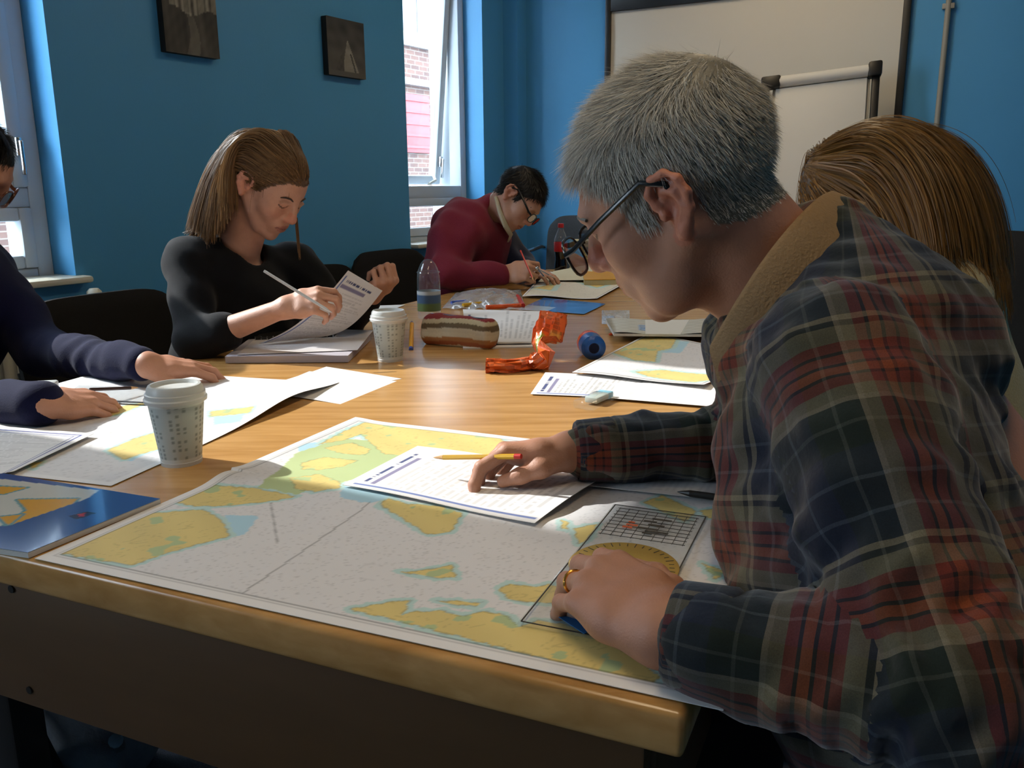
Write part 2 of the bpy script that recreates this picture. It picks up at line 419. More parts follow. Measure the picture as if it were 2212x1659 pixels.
cs = on_back(2031, 200)[0]
pp = thing('wall_conduit', 'thin pale vertical conduit pipe on the blue wall right of the whiteboard', 'pipe', WB(cs, 0, -.02))
m_conduit = pm('grey_conduit', (0.62, 0.60, 0.55), rough=0.5, var=0.06, scale=15)
sA = on_back(2048, 10); sB = on_back(2017, 390)
obj('tube', tube([WB(cs, 0.05, -.022), WB(cs, ZC, -.022)], 0.013, 12), m_conduit, pp)
for z in (0.6, 1.25, 1.95, 2.5): obj('clip', wbox(WB, cs - .026, cs + .026, z - .012, z + .012, -0.03, 0, 0.003), m_conduit, pp)
# flip chart easel
m_paper = pm('white_paper', (0.86, 0.85, 0.82), rough=0.75, var=0.03, scale=5)
FL, FR = D(1655, 183, 4.12), D(1897, 152, 3.97)
fx = nrm(FR - FL); fx[2] = 0; fx = nrm(fx); fnorm = np.cross(fx, ZAX); fnorm = fnorm if fnorm[1] < 0 else -fnorm
fz_ = nrm(ZAX * 0.97 - fnorm * 0.20)                                   # board leans back
fw_ = np.dot(FR - FL, fx)
fc = thing('flip_chart', 'flip chart easel with a blank pad in front of the whiteboard', 'flip chart', V(*((FL + FR) / 2)[:2], 0))
ax = (fx, fz_, np.cross(fx, fz_))
mid = (FL + FR) / 2; mid[2] = (FL[2] + FR[2]) / 2 + .0
sl_ = nrm(FR - FL)
obj('backboard', box(mid - fz_ * 0.50 + np.cross(fx, fz_) * .015 * (1 if np.cross(fx, fz_)[1] > 0 else -1), (fw_ / 2 - .03, 0.48, 0.008), (sl_, fz_, np.cross(sl_, fz_)), .004), m_wb, fc)
fo = np.cross(fx, fz_); fo = fo if fo[1] < 0 else -fo
obj('paper_pad', box(mid - fz_ * 0.47 + fo * .006, (fw_ / 2 - .045, 0.44, 0.006), (sl_, fz_, np.cross(sl_, fz_)), .002), m_paper, fc)
obj('paper_roll', tube([mid - sl_ * (fw_ / 2 - .06) + fo * .012, mid + sl_ * (fw_ / 2 - .04) + fo * .012], 0.027, 16), m_paper, fc)
for c_, h_ in ((mid - sl_ * (fw_ / 2 - .02), (.045, .03, .025)), (mid + sl_ * (fw_ / 2 - .015), (.03, .035, .03))): obj('clamp', box(c_ + fo * .015, h_, (sl_, fz_, fo), .01), m_dark, fc)
for sg in (-1, 1):
    e = mid + sl_ * sg * (fw_ / 2 + (-.008 if sg > 0 else .0))
    obj('arm', box(e - fz_ * 0.42 + fo * .01, (.017, .44, .013), (sl_, fz_, fo), .006), m_dark, fc)
    ft = e - fz_ * 0.85; obj('leg', tube([ft, V(ft[0], ft[1], 0) + sl_ * sg * .12 + fo * .2], .014, 10), m_dark, fc)
bk = mid - fz_ * .5 - fo * .05
obj('leg', tube([bk, V(bk[0], bk[1], 0) - fo * .12], .014, 10), m_dark, fc)
# two canvas pictures
def painted(name, fn, nu, nv, colf, mat, parent, th=.0):
    """grid panel: fn(u,v)->point, colf(u,v)->colour arrays"""
    u, v = np.meshgrid(np.linspace(0, 1, nu), np.linspace(0, 1, nv), indexing='ij')
    P = fn(u, v); idx = np.arange(nu * nv).reshape(nu, nv)
    q = np.stack([idx[:-1, :-1], idx[1:, :-1], idx[1:, 1:], idx[:-1, 1:]], -1).reshape(-1, 4)
    o = obj(name, (P.reshape(-1, 3), q), mat, parent, fixn=False, angle=180)
    color_attr(o, colf(u, v).reshape(-1, 3)); return o
m_print = pm('canvas_print', (1, 1, 1), rough=0.6, var=0.06, scale=60, bump=0.1, bscale=500, attr='Col')
m_cedge = pm('canvas_edge', (0.12, 0.12, 0.12), rough=0.7, var=0.2, scale=40)
def canvas(label, pxs, colf):
    (xa, ya), (xb, yb), yt = pxs
    sa, za = on_left(xa, ya); sb, zb_ = on_left(xb, yb); zt = on_left(xa, yt)[1]; z0 = (za + zb_) / 2
    c = thing('canvas_picture', label, 'picture', WL((sa + sb) / 2, z0, -.03))
    obj('stretcher', wbox(WL, sa, sb, z0, zt, -0.032, 0, .003), m_cedge, c)
    pf = lambda u, v: (P0z + tw * (sa + u * (sb - sa))[..., None] + nin * 0.0325 + ZAX * (z0 + v * (zt - z0))[..., None])
    painted('print', pf, 60, 60, colf, m_print, c); return c
def nz2(u, v, s, seed=0):
    r = np.random.default_rng(seed); out = np.zeros_like(u)
    for k in range(12):
        a, b, p = r.normal(0, s), r.normal(0, s), r.uniform(0, 6.3); out += np.sin(a * u * 6 + b * v * 6 + p)
    return out / 5
def c1(u, v):
    g = 0.05 + 0.03 * nz2(u, v, 2.5, 3)
    tow = (v > .46 + .04 * np.sin(u * 9)) & (u > .12)
    st = 0.20 + .13 * np.sin(u * 55) * (np.sin(u * 23 + 1) > -.3) + .05 * nz2(u, v, 5, 4)
    g = np.where(tow, st, g); pth = np.abs(u - .5 - .05 * np.sin(v * 8)) < .05 + .16 * (.45 - v)
    g = np.where(pth & (v < .45), g + .07, g)
    g = np.clip(g, .012, .4); return np.stack([g, g * .93, g * .74], -1)
def c2(u, v):
    g = .045 + .05 * (1 - v) + .02 * nz2(u, v, 2, 8)
    ap = (v < .64) & (u > .52 - .28 * (.64 - v)) & (u < .54 + .50 * (.64 - v))
    g = np.where(ap, .26 + .05 * nz2(u, v, 3, 9), g)
    rd = (v < .42) & (np.abs(u - (.60 + .38 * (.42 - v))) < .02); g = np.where(rd, .05, g)
    lf = (v < .5) & (u < .42) & (u > .42 - .6 * (.5 - v)); g = np.where(lf, .07 + .03 * nz2(u, v, 4, 2), g)
    g = np.where(v < .09, .10, g); g = np.clip(g, .01, .5); return np.stack([g, g * .93, g * .76], -1)
canvas('dark canvas print of a street below pale towers, above the woman in black', ((347, 113), (463, 129), -95), c1)
canvas('dark canvas print of a pale pointed peak, beside the window', ((699, 162), (779, 173), 36), c2)
# radiator under the first window
rad = thing('radiator', 'cream panel radiator with a valve under the leftmost window', 'radiator', WL(-.5, .1, -.08))
obj('panel', wbox(WL, -1.05, -.06, .16, .775, -.10, -.04, .012), m_white, rad)
for k in range(24): obj('fin', wbox(WL, -1.03 + k * .041, -1.012 + k * .041, .2, .74, -.108, -.10, .003), m_white, rad)
obj('valve_head', lathe([(.014, 0), (.024, .008), (.026, .03), (.024, .055), (.014, .066)], WL(.015, .765, -.07), n=20), m_white, rad)
obj('valve_pipe', tube([WL(-.06, .72, -.07), WL(.015, .72, -.07), WL(.015, .77, -.07)], .011, 10), m_white, rad)
obj('supply_pipe', tube([WL(.015, .73, -.07), WL(.015, .0, -.07)], .008, 10), m_conduit, rad)

# fill lights added on the ceiling, out of view, to brighten the dim interior
m_lampbody = pm('fill_lamp_housing', (0.8, 0.8, 0.78), rough=.4, var=.03)
m, nt, b = new_mat('fill_lamp_diffuser'); m_glow = m
b.inputs['Base Color'].default_value = (.9, .9, .88, 1); b.inputs['Emission Color'].default_value = (1.0, .78, .50, 1); b.inputs['Emission Strength'].default_value = 13.5
for px_, lab in ((V(.85, 3.5, 0), 'added fill light panel on the ceiling over the far half of the table'), (V(.1, .5, 0), 'added fill light panel on the ceiling above the near end of the table')):
    lf = thing('ceiling_fill_light', lab, 'fill light', V(px_[0], px_[1], ZC - .06), 'added fill lights')
    obj('housing', box(px_ + ZAX * (ZC - .03), (.62, .17, .03), (yawv(24), yawv(114), ZAX), .008), m_lampbody, lf)
    obj('diffuser', box(px_ + ZAX * (ZC - .066), (.58, .14, .006), (yawv(24), yawv(114), ZAX), .003), m_glow, lf)
# ================================================================== TABLE
m, nt, b = new_mat('beech_tabletop'); m_wood = m
tc = nd(nt, 'ShaderNodeTexCoord'); mp = nd(nt, 'ShaderNodeMapping'); mp.inputs['Rotation'].default_value = (0, 0, math.radians(24)); mp.inputs['Scale'].default_value = (3.0, 26.0, 26.0)
nt.links.new(tc.outputs['Object'], mp.inputs['Vector'])
n1 = nd(nt, 'ShaderNodeTexNoise'); n1.inputs['Scale'].default_value = 1.5; n1.inputs['Detail'].default_value = 7; n1.inputs['Distortion'].default_value = .4
nt.links.new(mp.outputs[0], n1.inputs['Vector'])
cr = nd(nt, 'ShaderNodeValToRGB'); cr.color_ramp.elements[0].position = .3; cr.color_ramp.elements[1].position = .7
cr.color_ramp.elements[0].color = (*lin('b08046'), 1); cr.color_ramp.elements[1].color = (*lin('cf9f62'), 1)
nt.links.new(n1.outputs['Fac'], cr.inputs[0]); nt.links.new(cr.outputs[0], b.inputs['Base Color']); b.inputs['Roughness'].default_value = .24
bp = nd(nt, 'ShaderNodeBump'); bp.inputs['Strength'].default_value = .05; bp.inputs['Distance'].default_value = .002; nt.links.new(n1.outputs['Fac'], bp.inputs['Height']); nt.links.new(bp.outputs[0], b.inputs['Normal'])
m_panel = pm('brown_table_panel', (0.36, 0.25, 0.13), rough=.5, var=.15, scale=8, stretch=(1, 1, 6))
C0 = T(1478, 1546); ta = yawv(114.0); tl = yawv(24.0)
WIDTH = abs(np.dot(T(378, 774) - C0, ta)); LEN = np.dot(T(1212, 585) - C0, tl) + .06
def TB(a, l, z): return V(C0[0], C0[1], 0) - ta * a + tl * l + ZAX * z        # a: distance in from the right edge, l: from the near edge
tab = thing('meeting_table', 'long wooden meeting table covered with charts and papers', 'table', TB(WIDTH / 2, LEN / 2, 0))
TH = .042
obj('tabletop', box(TB(WIDTH / 2, LEN / 2, ZT - TH / 2), (WIDTH / 2, LEN / 2, TH / 2), (-ta, tl, ZAX), .006, seg=3), m_wood, tab)
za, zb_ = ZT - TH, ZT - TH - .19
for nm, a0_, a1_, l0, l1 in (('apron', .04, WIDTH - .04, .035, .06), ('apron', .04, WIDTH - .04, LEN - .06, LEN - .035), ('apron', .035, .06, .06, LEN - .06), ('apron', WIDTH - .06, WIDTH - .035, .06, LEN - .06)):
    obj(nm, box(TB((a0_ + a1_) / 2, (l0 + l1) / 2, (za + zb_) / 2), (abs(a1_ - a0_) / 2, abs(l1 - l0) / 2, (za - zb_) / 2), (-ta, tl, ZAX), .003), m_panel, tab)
for q in ((65, 1490), (26, 1272)):
    pt = onplane(q[0], q[1], TB(0, .035, 0), tl); obj('screw_cap', tube([pt + tl * .002, pt - tl * .002], .005, 12), m_dark, tab)
for l in (.22, LEN / 2, LEN - .22):
    for a in (.2, WIDTH - .34):
        obj('leg', box(TB(a, l, (za) / 2), (.04, .03, za / 2), (-ta, tl, ZAX), .006), m_dark, tab)

# ================================================================== CHAIRS
m_blackf = pm('black_chair_fabric', (0.10, 0.095, 0.085), rough=.85, var=.2, scale=120, bump=.2, bscale=500, spec=.3)
m_greyf = pm('dark_grey_chair_fabric', (0.22, 0.23, 0.24), rough=.8, var=.2, scale=120, bump=.2, bscale=400, spec=.3)
def pad(c, ex, ez, en, hw, hh, th, curve=.03, rc=.06, n=18):
    """rounded curved cushion: width ex, height ez, normal en"""
    bm = bmesh.new(); bmesh.ops.create_grid(bm, x_segments=n, y_segments=n, size=1)
    g = np.array([q.co[:] for q in bm.verts])[:, :2]; f = [tuple(x.index for x in q.verts) for q in bm.faces]
    rim = [tuple(sorted((e.verts[0].index, e.verts[1].index))) for e in bm.edges if e.is_boundary]; bm.free()
    # squircle so that corners are round
    x, y = g[:, 0], g[:, 1]
    k = rc / min(hw, hh)
    xs = x * (1 - k * .55 * np.abs(y) ** 6 * np.abs(x)); ys = y * (1 - k * .55 * np.abs(x) ** 6 * np.abs(y))
    e = np.clip(1 - np.maximum(np.abs(x), np.abs(y)) ** 8, 0, 1)
    def side(s): return c + np.outer(xs * hw, ex) + np.outer(ys * hh, ez) + np.outer(s * th / 2 * (.35 + .65 * e) + curve * (x ** 2), en)
    A, B = side(1), side(-1); nn = len(A)
    fs = list(f) + [tuple(i + nn for i in q[::-1]) for q in f] + [(a, b2, b2 + nn, a + nn) for a, b2 in rim]
    return np.vstack([A, B]), fs
def chair(label, base, yaw, top=.88, hw=.23, hh=.2, mat=None, frame=None, arms=False, tilt=.12):
    mat = mat or m_blackf; frame = frame or m_dark
    fwd = yawv(yaw); side_ = np.cross(ZAX, fwd); b0 = V(base[0], base[1], 0)      # base: floor point under the backrest
    c = thing('meeting_chair', label, 'chair', b0, 'meeting chairs')
    bz = nrm(ZAX - fwd * tilt)
    obj('backrest', pad(b0 + ZAX * (top - hh), side_, bz, fwd, hw, hh, .05), mat, c)
    obj('seat', pad(b0 + fwd * .26 + ZAX * .455, side_, fwd, ZAX, .235, .23, .06, .012), mat, c)
    for s in (-1, 1):
        e = b0 + side_ * s * (hw - .04)
        obj('back_post', tube([e + ZAX * (top - hh) - fwd * .035, e + ZAX * .6 - fwd * .02 , e + ZAX * .44 + fwd * .05], .012, 10), frame, c)
        for l in (.05, .46):
            p = b0 + side_ * s * .2 + fwd * l; obj('leg', tube([p + ZAX * .43, p + ZAX * .02 + side_ * s * .02 + fwd * (.03 if l > .2 else -.05)], .012, 10), frame, c)
        if arms:
            p = b0 + side_ * s * (hw + .02)
            obj('armrest', tube([p + ZAX * .80 - fwd * .02, p + ZAX * .815 + fwd * .08, p + ZAX * .80 + fwd * .26, p + ZAX * .74 + fwd * .32, p + ZAX * .45 + fwd * .34, p + ZAX * .02 + fwd * .3], .013, 10), frame, c)
    return c
chair('black padded chair behind the woman in black, by the radiator', T(215, 634, .85), 118, top=.85, hw=.29, hh=.2)
chair('black chair showing a small rounded top just behind the raised arm of the woman', T(692, 572, .84), 150, top=.84, hw=.17, hh=.2)
chair('empty black padded chair between the woman in black and the man in the maroon fleece', T(838, 540, .86), 122, top=.86, hw=.28, hh=.2)
chair('tall black chair behind the blonde haired woman at the right edge', D(2215, 500, 2.35), -105, top=D(2215, 500, 2.35)[2], hw=.25, hh=.28)
ce = D(1262, 465, 4.92); chair('dark grey chair with chrome arms at the far end of the table', ce, 205, top=ce[2], hw=.22, hh=.24, mat=m_greyf, frame=m_chrome, arms=True)

# ================================================================== SOFT-BODY MODELLING (distance fields -> one continuous mesh)
class Field:
    def __init__(s): s.p = []; s.O = V(0, 0, 0); s.R = np.eye(3); s.sc = 1.0
    def at(s, O=None, R=None, sc=1.0):
        s.O = V(0, 0, 0) if O is None else np.asarray(O, float); s.R = np.eye(3) if R is None else np.asarray(R, float); s.sc = sc; return s
    def w(s, p): return (np.asarray(p, float) * s.sc) @ s.R + s.O
    def cap(s, a, b, ra, rb=None, k=.01, op=1):
        rb = ra if rb is None else rb
        s.p.append(('c', s.w(a), s.w(b), ra * s.sc, rb * s.sc, k * s.sc, op)); return s
    def chain(s, pts, rs, k=.01, op=1):
        for i in range(len(pts) - 1): s.cap(pts[i], pts[i + 1], rs[i], rs[i + 1], k, op)
        return s
    def ell(s, c, r, ax=None, k=.01, op=1):
        ax = np.eye(3) if ax is None else np.array([nrm(q) for q in ax])
        r = np.broadcast_to(np.asarray(r, float), (3,)) * s.sc
        s.p.append(('e', s.w(c), r, ax @ s.R, 0, k * s.sc, op)); return s
    def mesh(s, vox, disp=None, clip=None):
        lo = np.full(3, 1e9); hi = -lo
        bb = []
        for q in s.p:
            if q[0] == 'c': l = np.minimum(q[1] - q[3], q[2] - q[4]); h = np.maximum(q[1] + q[3], q[2] + q[4])
            else:
                e = np.sqrt(((q[3] * q[2][:, None]) ** 2).sum(0)); l, h = q[1] - e, q[1] + e
            bb.append((l, h))
            if q[6] > 0: lo = np.minimum(lo, l); hi = np.maximum(hi, h)
        lo -= 4 * vox; hi += 4 * vox
        n = np.ceil((hi - lo) / vox).astype(int) + 1
        F = np.full(n, 1.0, np.float32)
        ax_ = [lo[i] + np.arange(n[i]) * vox for i in range(3)]
        for q, (l, h) in zip(s.p, bb):
            m = q[5] + 3 * vox
            i0 = np.maximum(((l - m - lo) / vox).astype(int), 0); i1 = np.minimum(((h + m - lo) / vox).astype(int) + 2, n)
            if (i1 <= i0).any(): continue
            X = (ax_[0][i0[0]:i1[0], None, None]); Y = (ax_[1][None, i0[1]:i1[1], None]); Z = (ax_[2][None, None, i0[2]:i1[2]])
            if q[0] == 'c':
                ba = q[2] - q[1]; bl = max(ba @ ba, 1e-12)
                x, y, z = X - q[1][0], Y - q[1][1], Z - q[1][2]
                t = np.clip((x * ba[0] + y * ba[1] + z * ba[2]) / bl, 0, 1)
                d = np.sqrt((x - t * ba[0]) ** 2 + (y - t * ba[1]) ** 2 + (z - t * ba[2]) ** 2) - (q[3] + (q[4] - q[3]) * t)
            else:
                x, y, z = X - q[1][0], Y - q[1][1], Z - q[1][2]; A = q[3]; r = q[2]
                a = (x * A[0][0] + y * A[0][1] + z * A[0][2]) / r[0]; b = (x * A[1][0] + y * A[1][1] + z * A[1][2]) / r[1]; c = (x * A[2][0] + y * A[2][1] + z * A[2][2]) / r[2]
                k0 = np.sqrt(a * a + b * b + c * c); k1 = np.sqrt((a / r[0]) ** 2 + (b / r[1]) ** 2 + (c / r[2]) ** 2) + 1e-9
                d = k0 * (k0 - 1) / k1
            sl = F[i0[0]:i1[0], i0[1]:i1[1], i0[2]:i1[2]]; k = max(q[5], 1e-5)
            if q[6] > 0:
                hh = np.clip(.5 + .5 * (sl - d) / k, 0, 1); sl[...] = sl + (d - sl) * hh - k * hh * (1 - hh)
            else:
                hh = np.clip(.5 - .5 * (sl + d) / k, 0, 1); sl[...] = sl + (-d - sl) * hh + k * hh * (1 - hh)
        if disp is not None:
            msk = np.abs(F) < .03; ii = np.nonzero(msk)
            pts = np.stack([ax_[j][ii[j]] for j in range(3)], -1); F[ii] += disp(pts).astype(np.float32)
        if clip is not None:                                   # list of (point, normal): keep the side the normal points away from
            G = [ax_[0][:, None, None], ax_[1][None, :, None], ax_[2][None, None, :]]
            for p, nn in clip:
                F = np.maximum(F, ((G[0] - p[0]) * nn[0] + (G[1] - p[1]) * nn[1] + (G[2] - p[2]) * nn[2]).astype(np.float32))
        F[0] = F[-1] = 1; F[:, 0] = F[:, -1] = 1; F[:, :, 0] = F[:, :, -1] = 1
        return nets(F, lo, vox)
def nets(F, lo, vox):
    """surface nets"""
    I = F < 0
    s = I[:-1, :-1, :-1].astype(np.int8)
    for dx in (0, 1):
        for dy in (0, 1):
            for dz in (0, 1):
                if dx + dy + dz: s = s + I[dx:I.shape[0] - 1 + dx, dy:I.shape[1] - 1 + dy, dz:I.shape[2] - 1 + dz]
    act = np.nonzero((s > 0) & (s < 8)); c = np.stack(act, -1)
    idx = np.full(s.shape, -1, np.int32); idx[act] = np.arange(len(c))
    cs = [(a, b, d) for a in (0, 1) for b in (0, 1) for d in (0, 1)]
    val = {q: F[c[:, 0] + q[0], c[:, 1] + q[1], c[:, 2] + q[2]] for q in cs}
    acc = np.zeros((len(c), 3)); cnt = np.zeros(len(c))
    for q in cs:
        for axi in range(3):
            if q[axi]: continue
            r = list(q); r[axi] = 1; r = tuple(r); a, b = val[q], val[r]
            m = (a < 0) != (b < 0); t = np.where(m, a / np.where(m, a - b, 1), 0)
            p = np.tile(np.array(q, float), (len(c), 1)); p[:, axi] = t; acc += p * m[:, None]; cnt += m
    v = lo + (c + acc / cnt[:, None]) * vox
    fs = []
    for axi in range(3):
        a = [slice(1, -1)] * 3; a[axi] = slice(0, -1); b = list(a); b[axi] = slice(1, None)
        A, B = I[tuple(a)], I[tuple(b)]
        e = np.nonzero(A != B); pos = np.stack(e, -1) + 1; pos[:, axi] -= 1
        flip = A[e]
        u, w = [(1, 2), (2, 0), (0, 1)][axi]
        du = np.zeros(3, int); du[u] = 1; dw = np.zeros(3, int); dw[w] = 1
        g = lambda p: idx[p[:, 0], p[:, 1], p[:, 2]]
        q = np.stack([g(pos - du - dw), g(pos - dw), g(pos), g(pos - du)], -1)
        q[~flip] = q[~flip][:, ::-1]; fs.append(q)
    f = np.vstack(fs); f = f[(f >= 0).all(1)]
    return v, f
def vnormals(v, f):
    n = np.cross(v[f[:, 2]] - v[f[:, 0]], v[f[:, 3]] - v[f[:, 1]]); out = np.zeros_like(v)
    for j in range(4): np.add.at(out, f[:, j], n)
    return out / (np.linalg.norm(out, axis=1, keepdims=True) + 1e-12)
def joinq(ms):
    vs_, fs, o = [], [], 0
    for v, f in ms: vs_.append(v); fs.append(f + o); o += len(v)
    return np.vstack(vs_), np.vstack(fs)
def relax(v, f, it=2, lam=.5):
    e = np.vstack([f[:, [0, 1]], f[:, [1, 2]], f[:, [2, 3]], f[:, [3, 0]]])
    for _ in range(it):
        s = np.zeros_like(v); c = np.zeros(len(v))
        np.add.at(s, e[:, 0], v[e[:, 1]]); np.add.at(s, e[:, 1], v[e[:, 0]]); np.add.at(c, e[:, 0], 1); np.add.at(c, e[:, 1], 1)
        v = v + lam * (s / np.maximum(c, 1)[:, None] - v)
    return v
def wrinkle(seed, amp, freq, dirv=None):
    r = np.random.default_rng(seed); ks = []
    for _ in range(7):
        d = r.normal(size=3)
        if dirv is not None: d = d * .35 + np.asarray(dirv) * r.choice([-1, 1])
        ks.append((nrm(d) * freq * r.uniform(.6, 1.5), r.uniform(0, 6.28)))
    def g(P):
        o = np.zeros(len(P)); w = .6 * np.sin(P @ V(17, -13, 11)) 
        for k, ph in ks: o += np.sin(P @ k + ph + w)
        return o / 7 ** .5 * amp
    return g

def head_axes(yaw, pit, rol):
    p, r = math.radians(pit), math.radians(rol); fh = yawv(yaw)
    f = fh * math.cos(p) - ZAX * math.sin(p); l = np.cross(ZAX, fh); u = np.cross(f, l)
    return np.array([f, l * math.cos(r) + u * math.sin(r), -l * math.sin(r) + u * math.cos(r)])
def head_field(F, O, R, sc, neck, nr=.056, female=False, big_nose=0.0, ear=1.0, jowl=0.0):
    F.at(O, R, sc)
    j = .92 if female else 1.0
    F.ell((-.018, 0, .045), (.098, .076, .087), k=.02)
    F.ell((.032, 0, .012), (.064, .062, .092), k=.03)
    F.ell((.030, 0, -.052), (.056 * j, .052 * j, .052), k=.03)
    F.ell((.060, 0, -.060), (.035, .034 * j, .045), k=.025)
    for s in (-1, 1):
        F.cap((-.008, s * .056 * j, -.035), (.050, s * .028 * j, -.092), .018, .016, k=.025)
        F.ell((.058, s * .042, -.020), (.026, .022, .026), k=.025)
        if jowl: F.ell((.035, s * .040, -.075), (.03, .022, .026), k=.02)
    F.ell((.074, 0, -.100), (.018, .020 * j, .017), k=.018)
    if not female: F.cap((.086, -.034, .026), (.086, .034, .026), .012, k=.018)
    for s in (-1, 1): F.ell((.104, s * .033, .006), (.018, .017, .013), k=.014, op=-1)
    for s in (-1, 1):
        F.ell((.077, s * .032, .006), (.0150, .0155, .0135), k=.006)
        F.cap((.0915, s * .020, .0135), (.087, s * .046, .0125), .0035, k=.006)
    nz_ = big_nose
    F.cap((.092, 0, .024), (.110 + nz_, 0, -.020), .0075, .0105 + nz_ * .3, k=.012)
    F.ell((.109 + nz_, 0, -.026), (.013, .012, .011), k=.008)
    for s in (-1, 1): F.ell((.099, s * .0125, -.030), (.012, .0085, .008), k=.007)
    for s in (-1, 1): F.ell((.103, s * .007, -.0375), (.006, .0035, .004), k=.003, op=-1)
    F.ell((.080, 0, -.055), (.021, .030, .024), k=.015)
    F.chain([(.084, -.024, -.060), (.0965, -.009, -.0545), (.0985, 0, -.0555), (.0965, .009, -.0545), (.084, .024, -.060)], [.003, .0058, .0058, .0058, .003], k=.006)
    F.chain([(.084, -.022, -.062), (.095, -.008, -.0665), (.0965, 0, -.067), (.095, .008, -.0665), (.084, .022, -.062)], [.003, .0062, .0068, .0062, .003], k=.005)
    F.chain([(.083, -.027, -.0605), (.1025, 0, -.0610), (.083, .027, -.0605)], [.0016, .0018, .0016], k=.003, op=-1)
    # ears
    for s in (-1, 1):
        e = lambda x, z, o: (-.008 + x * ear, s * (.0735 + o * ear), -.002 + z * ear)
        F.ell((-.016, s * .078, .002), (.017 * ear, .006, .027 * ear), ((1, -s * .42, .1), (s * .42, 1, 0), (0, 0, 1)), k=.008)
        F.chain([e(.004, -.004, .003), e(.012, .006, .003), e(.014, .020, .004), e(.004, .032, .006), e(-.012, .033, .012), e(-.024, .022, .016), e(-.027, .006, .017), e(-.022, -.010, .014), e(-.012, -.022, .009), e(-.004, -.030, .006)],
                [.004, .004, .004, .0042, .0045, .0045, .0043, .0042, .005, .006], k=.004)
        F.ell(e(-.003, -.028, .006), (.0085 * ear, .005, .010 * ear), k=.006)
        F.chain([e(-.002, .018, .008), e(-.014, .012, .013), e(-.016, -.004, .013), e(-.008, -.014, .010)], [.003, .0035, .0035, .0035], k=.004)
        F.ell(e(-.002, .000, .011), (.009 * ear, .0085, .012 * ear), k=.004, op=-1)
        F.ell(e(-.012, .024, .014), (.0085 * ear, .004, .005 * ear), k=.004, op=-1)
        F.ell(e(.008, -.006, .006), (.005, .005, .006), k=.004)
    F.at()
    nb_ = np.asarray(neck, float)
    top = (V(-.030, 0, -.035) * sc) @ R + O; thr = (V(.008, 0, -.075) * sc) @ R + O
    F.cap(top, nb_, nr * sc * 1.02, nr * sc * 1.15, k=.02)
    F.cap(thr, nb_ + R[0] * .012, nr * sc * .70, nr * sc * .9, k=.025)
    return F
FL_ = [(.042, .025, .020), (.046, .029, .021), (.042, .027, .020), (.033, .021, .018)]
def hand_field(F, wrist, f, n, thumb_side, sc=1.0, curls=None, spread=(6, 1, -4, -10), thumb=None, fore=None, fr=.030, wr_=.026, k=.0035):
    """f finger direction, n back-of-hand normal, thumb_side +1: thumb along cross(n,f)... returns finger tip points"""
    f = nrm(f); n = nrm(np.asarray(n, float) - f * np.dot(n, f)); s = np.cross(n, f) * thumb_side
    R = np.array([f, s, n]); F.at(np.asarray(wrist, float), R, sc)
    kn = [(.090, .029, .004), (.094, .009, .007), (.089, -.012, .005), (.079, -.031, .000)]
    curls = curls or [(20, 25, 15)] * 4
    F.chain([(.0, .014, 0), (.045, .027, .001), kn[0]], [.016, .0155, .0118], k=.012)
    F.chain([(.0, .004, 0), (.045, .009, .003), kn[1]], [.018, .0150, .0118], k=.012)
    F.chain([(.0, -.006, 0), (.045, -.010, .002), kn[2]], [.017, .0145, .0112], k=.012)
    F.chain([(.0, -.014, 0), (.045, -.025, -.001), kn[3]], [.016, .0145, .0102], k=.012)
    F.ell((.045, 0, -.006), (.045, .036, .0125), k=.015)
    tips = []
    for i in range(4):
        a = math.radians(spread[i]); p = np.array(kn[i]); th = 0
        pts = [p]; rs = [(.0108, .0092, .0085, .0072), (.0110, .0094, .0086, .0073), (.0104, .0090, .0082, .0070), (.0092, .0078, .0071, .0062)][i]
        for L, c in zip(FL_[i], curls[i]):
            th += math.radians(c)
            d = V(math.cos(th) * math.cos(a), math.cos(th) * math.sin(a), -math.sin(th)); p = p + d * L; pts.append(p)
        F.chain(pts, rs, k=k); tips.append(F.w(pts[-1]))
    tb_ = thumb or [(.020, .026, -.006), (.050, .048, -.014), (.078, .060, -.020), (.102, .062, -.026)]
    F.chain(tb_, [.0175, .0125, .0105, .0085], k=.008); tips.append(F.w(tb_[-1]))
    F.at()
    if fore is not None: F.cap(np.asarray(wrist, float), fore, wr_ * sc, fr * sc, k=.02)
    return tips

def skin_cols(v, O, R, sc, base, lip=(.62, .30, .26), scalp=None, mask=None, blush=.12, lash=True, female=False):
    """printed colours of skin that stay with the body: lips, lash line, flushed cheeks and ears, scalp under the hair"""
    c = np.tile(lin(base), (len(v), 1)); L = ((v - O) @ R.T) / sc
    x, y, z = L.T; near = (np.abs(L) < .16).all(1)
    fl = near & (((np.abs(y) > .072) & (np.abs(z) < .05)) | ((x > .1) & (z < -.005) & (z > -.04)))
    c[fl] *= np.array([1 + blush, 1 - blush * .8, 1 - blush])
    ck = near * np.exp(-(((np.abs(y) - .042) / .02) ** 2 + ((z + .022) / .022) ** 2)) * (x > .04)
    c *= 1 + ck[:, None] * np.array([blush * .6, -blush * .5, -blush * .5])
    lp = near & (x > .078) & (np.abs(y) < .025) & (np.abs(z + .061) < (.0125 * (1 - (np.abs(y) / .027) ** 2)))
    c[lp] = c[lp] * .45 + lin(lip) * .55
    ml = near & (x > .078) & (np.abs(y) < .025) & (np.abs(z + .0607) < .0014); c[ml] *= .5
    if lash:
        la = near & (x > .07) & (np.abs(np.abs(y) - .033) < .0155) & (np.abs(z + .0005 - .25 * (np.abs(y) - .033) ** 2 / .01) < (.0022 if female else .0015)); c[la] *= .22
    if scalp is not None and mask is not None: c[near & mask(L)] = lin(scalp)
    return c
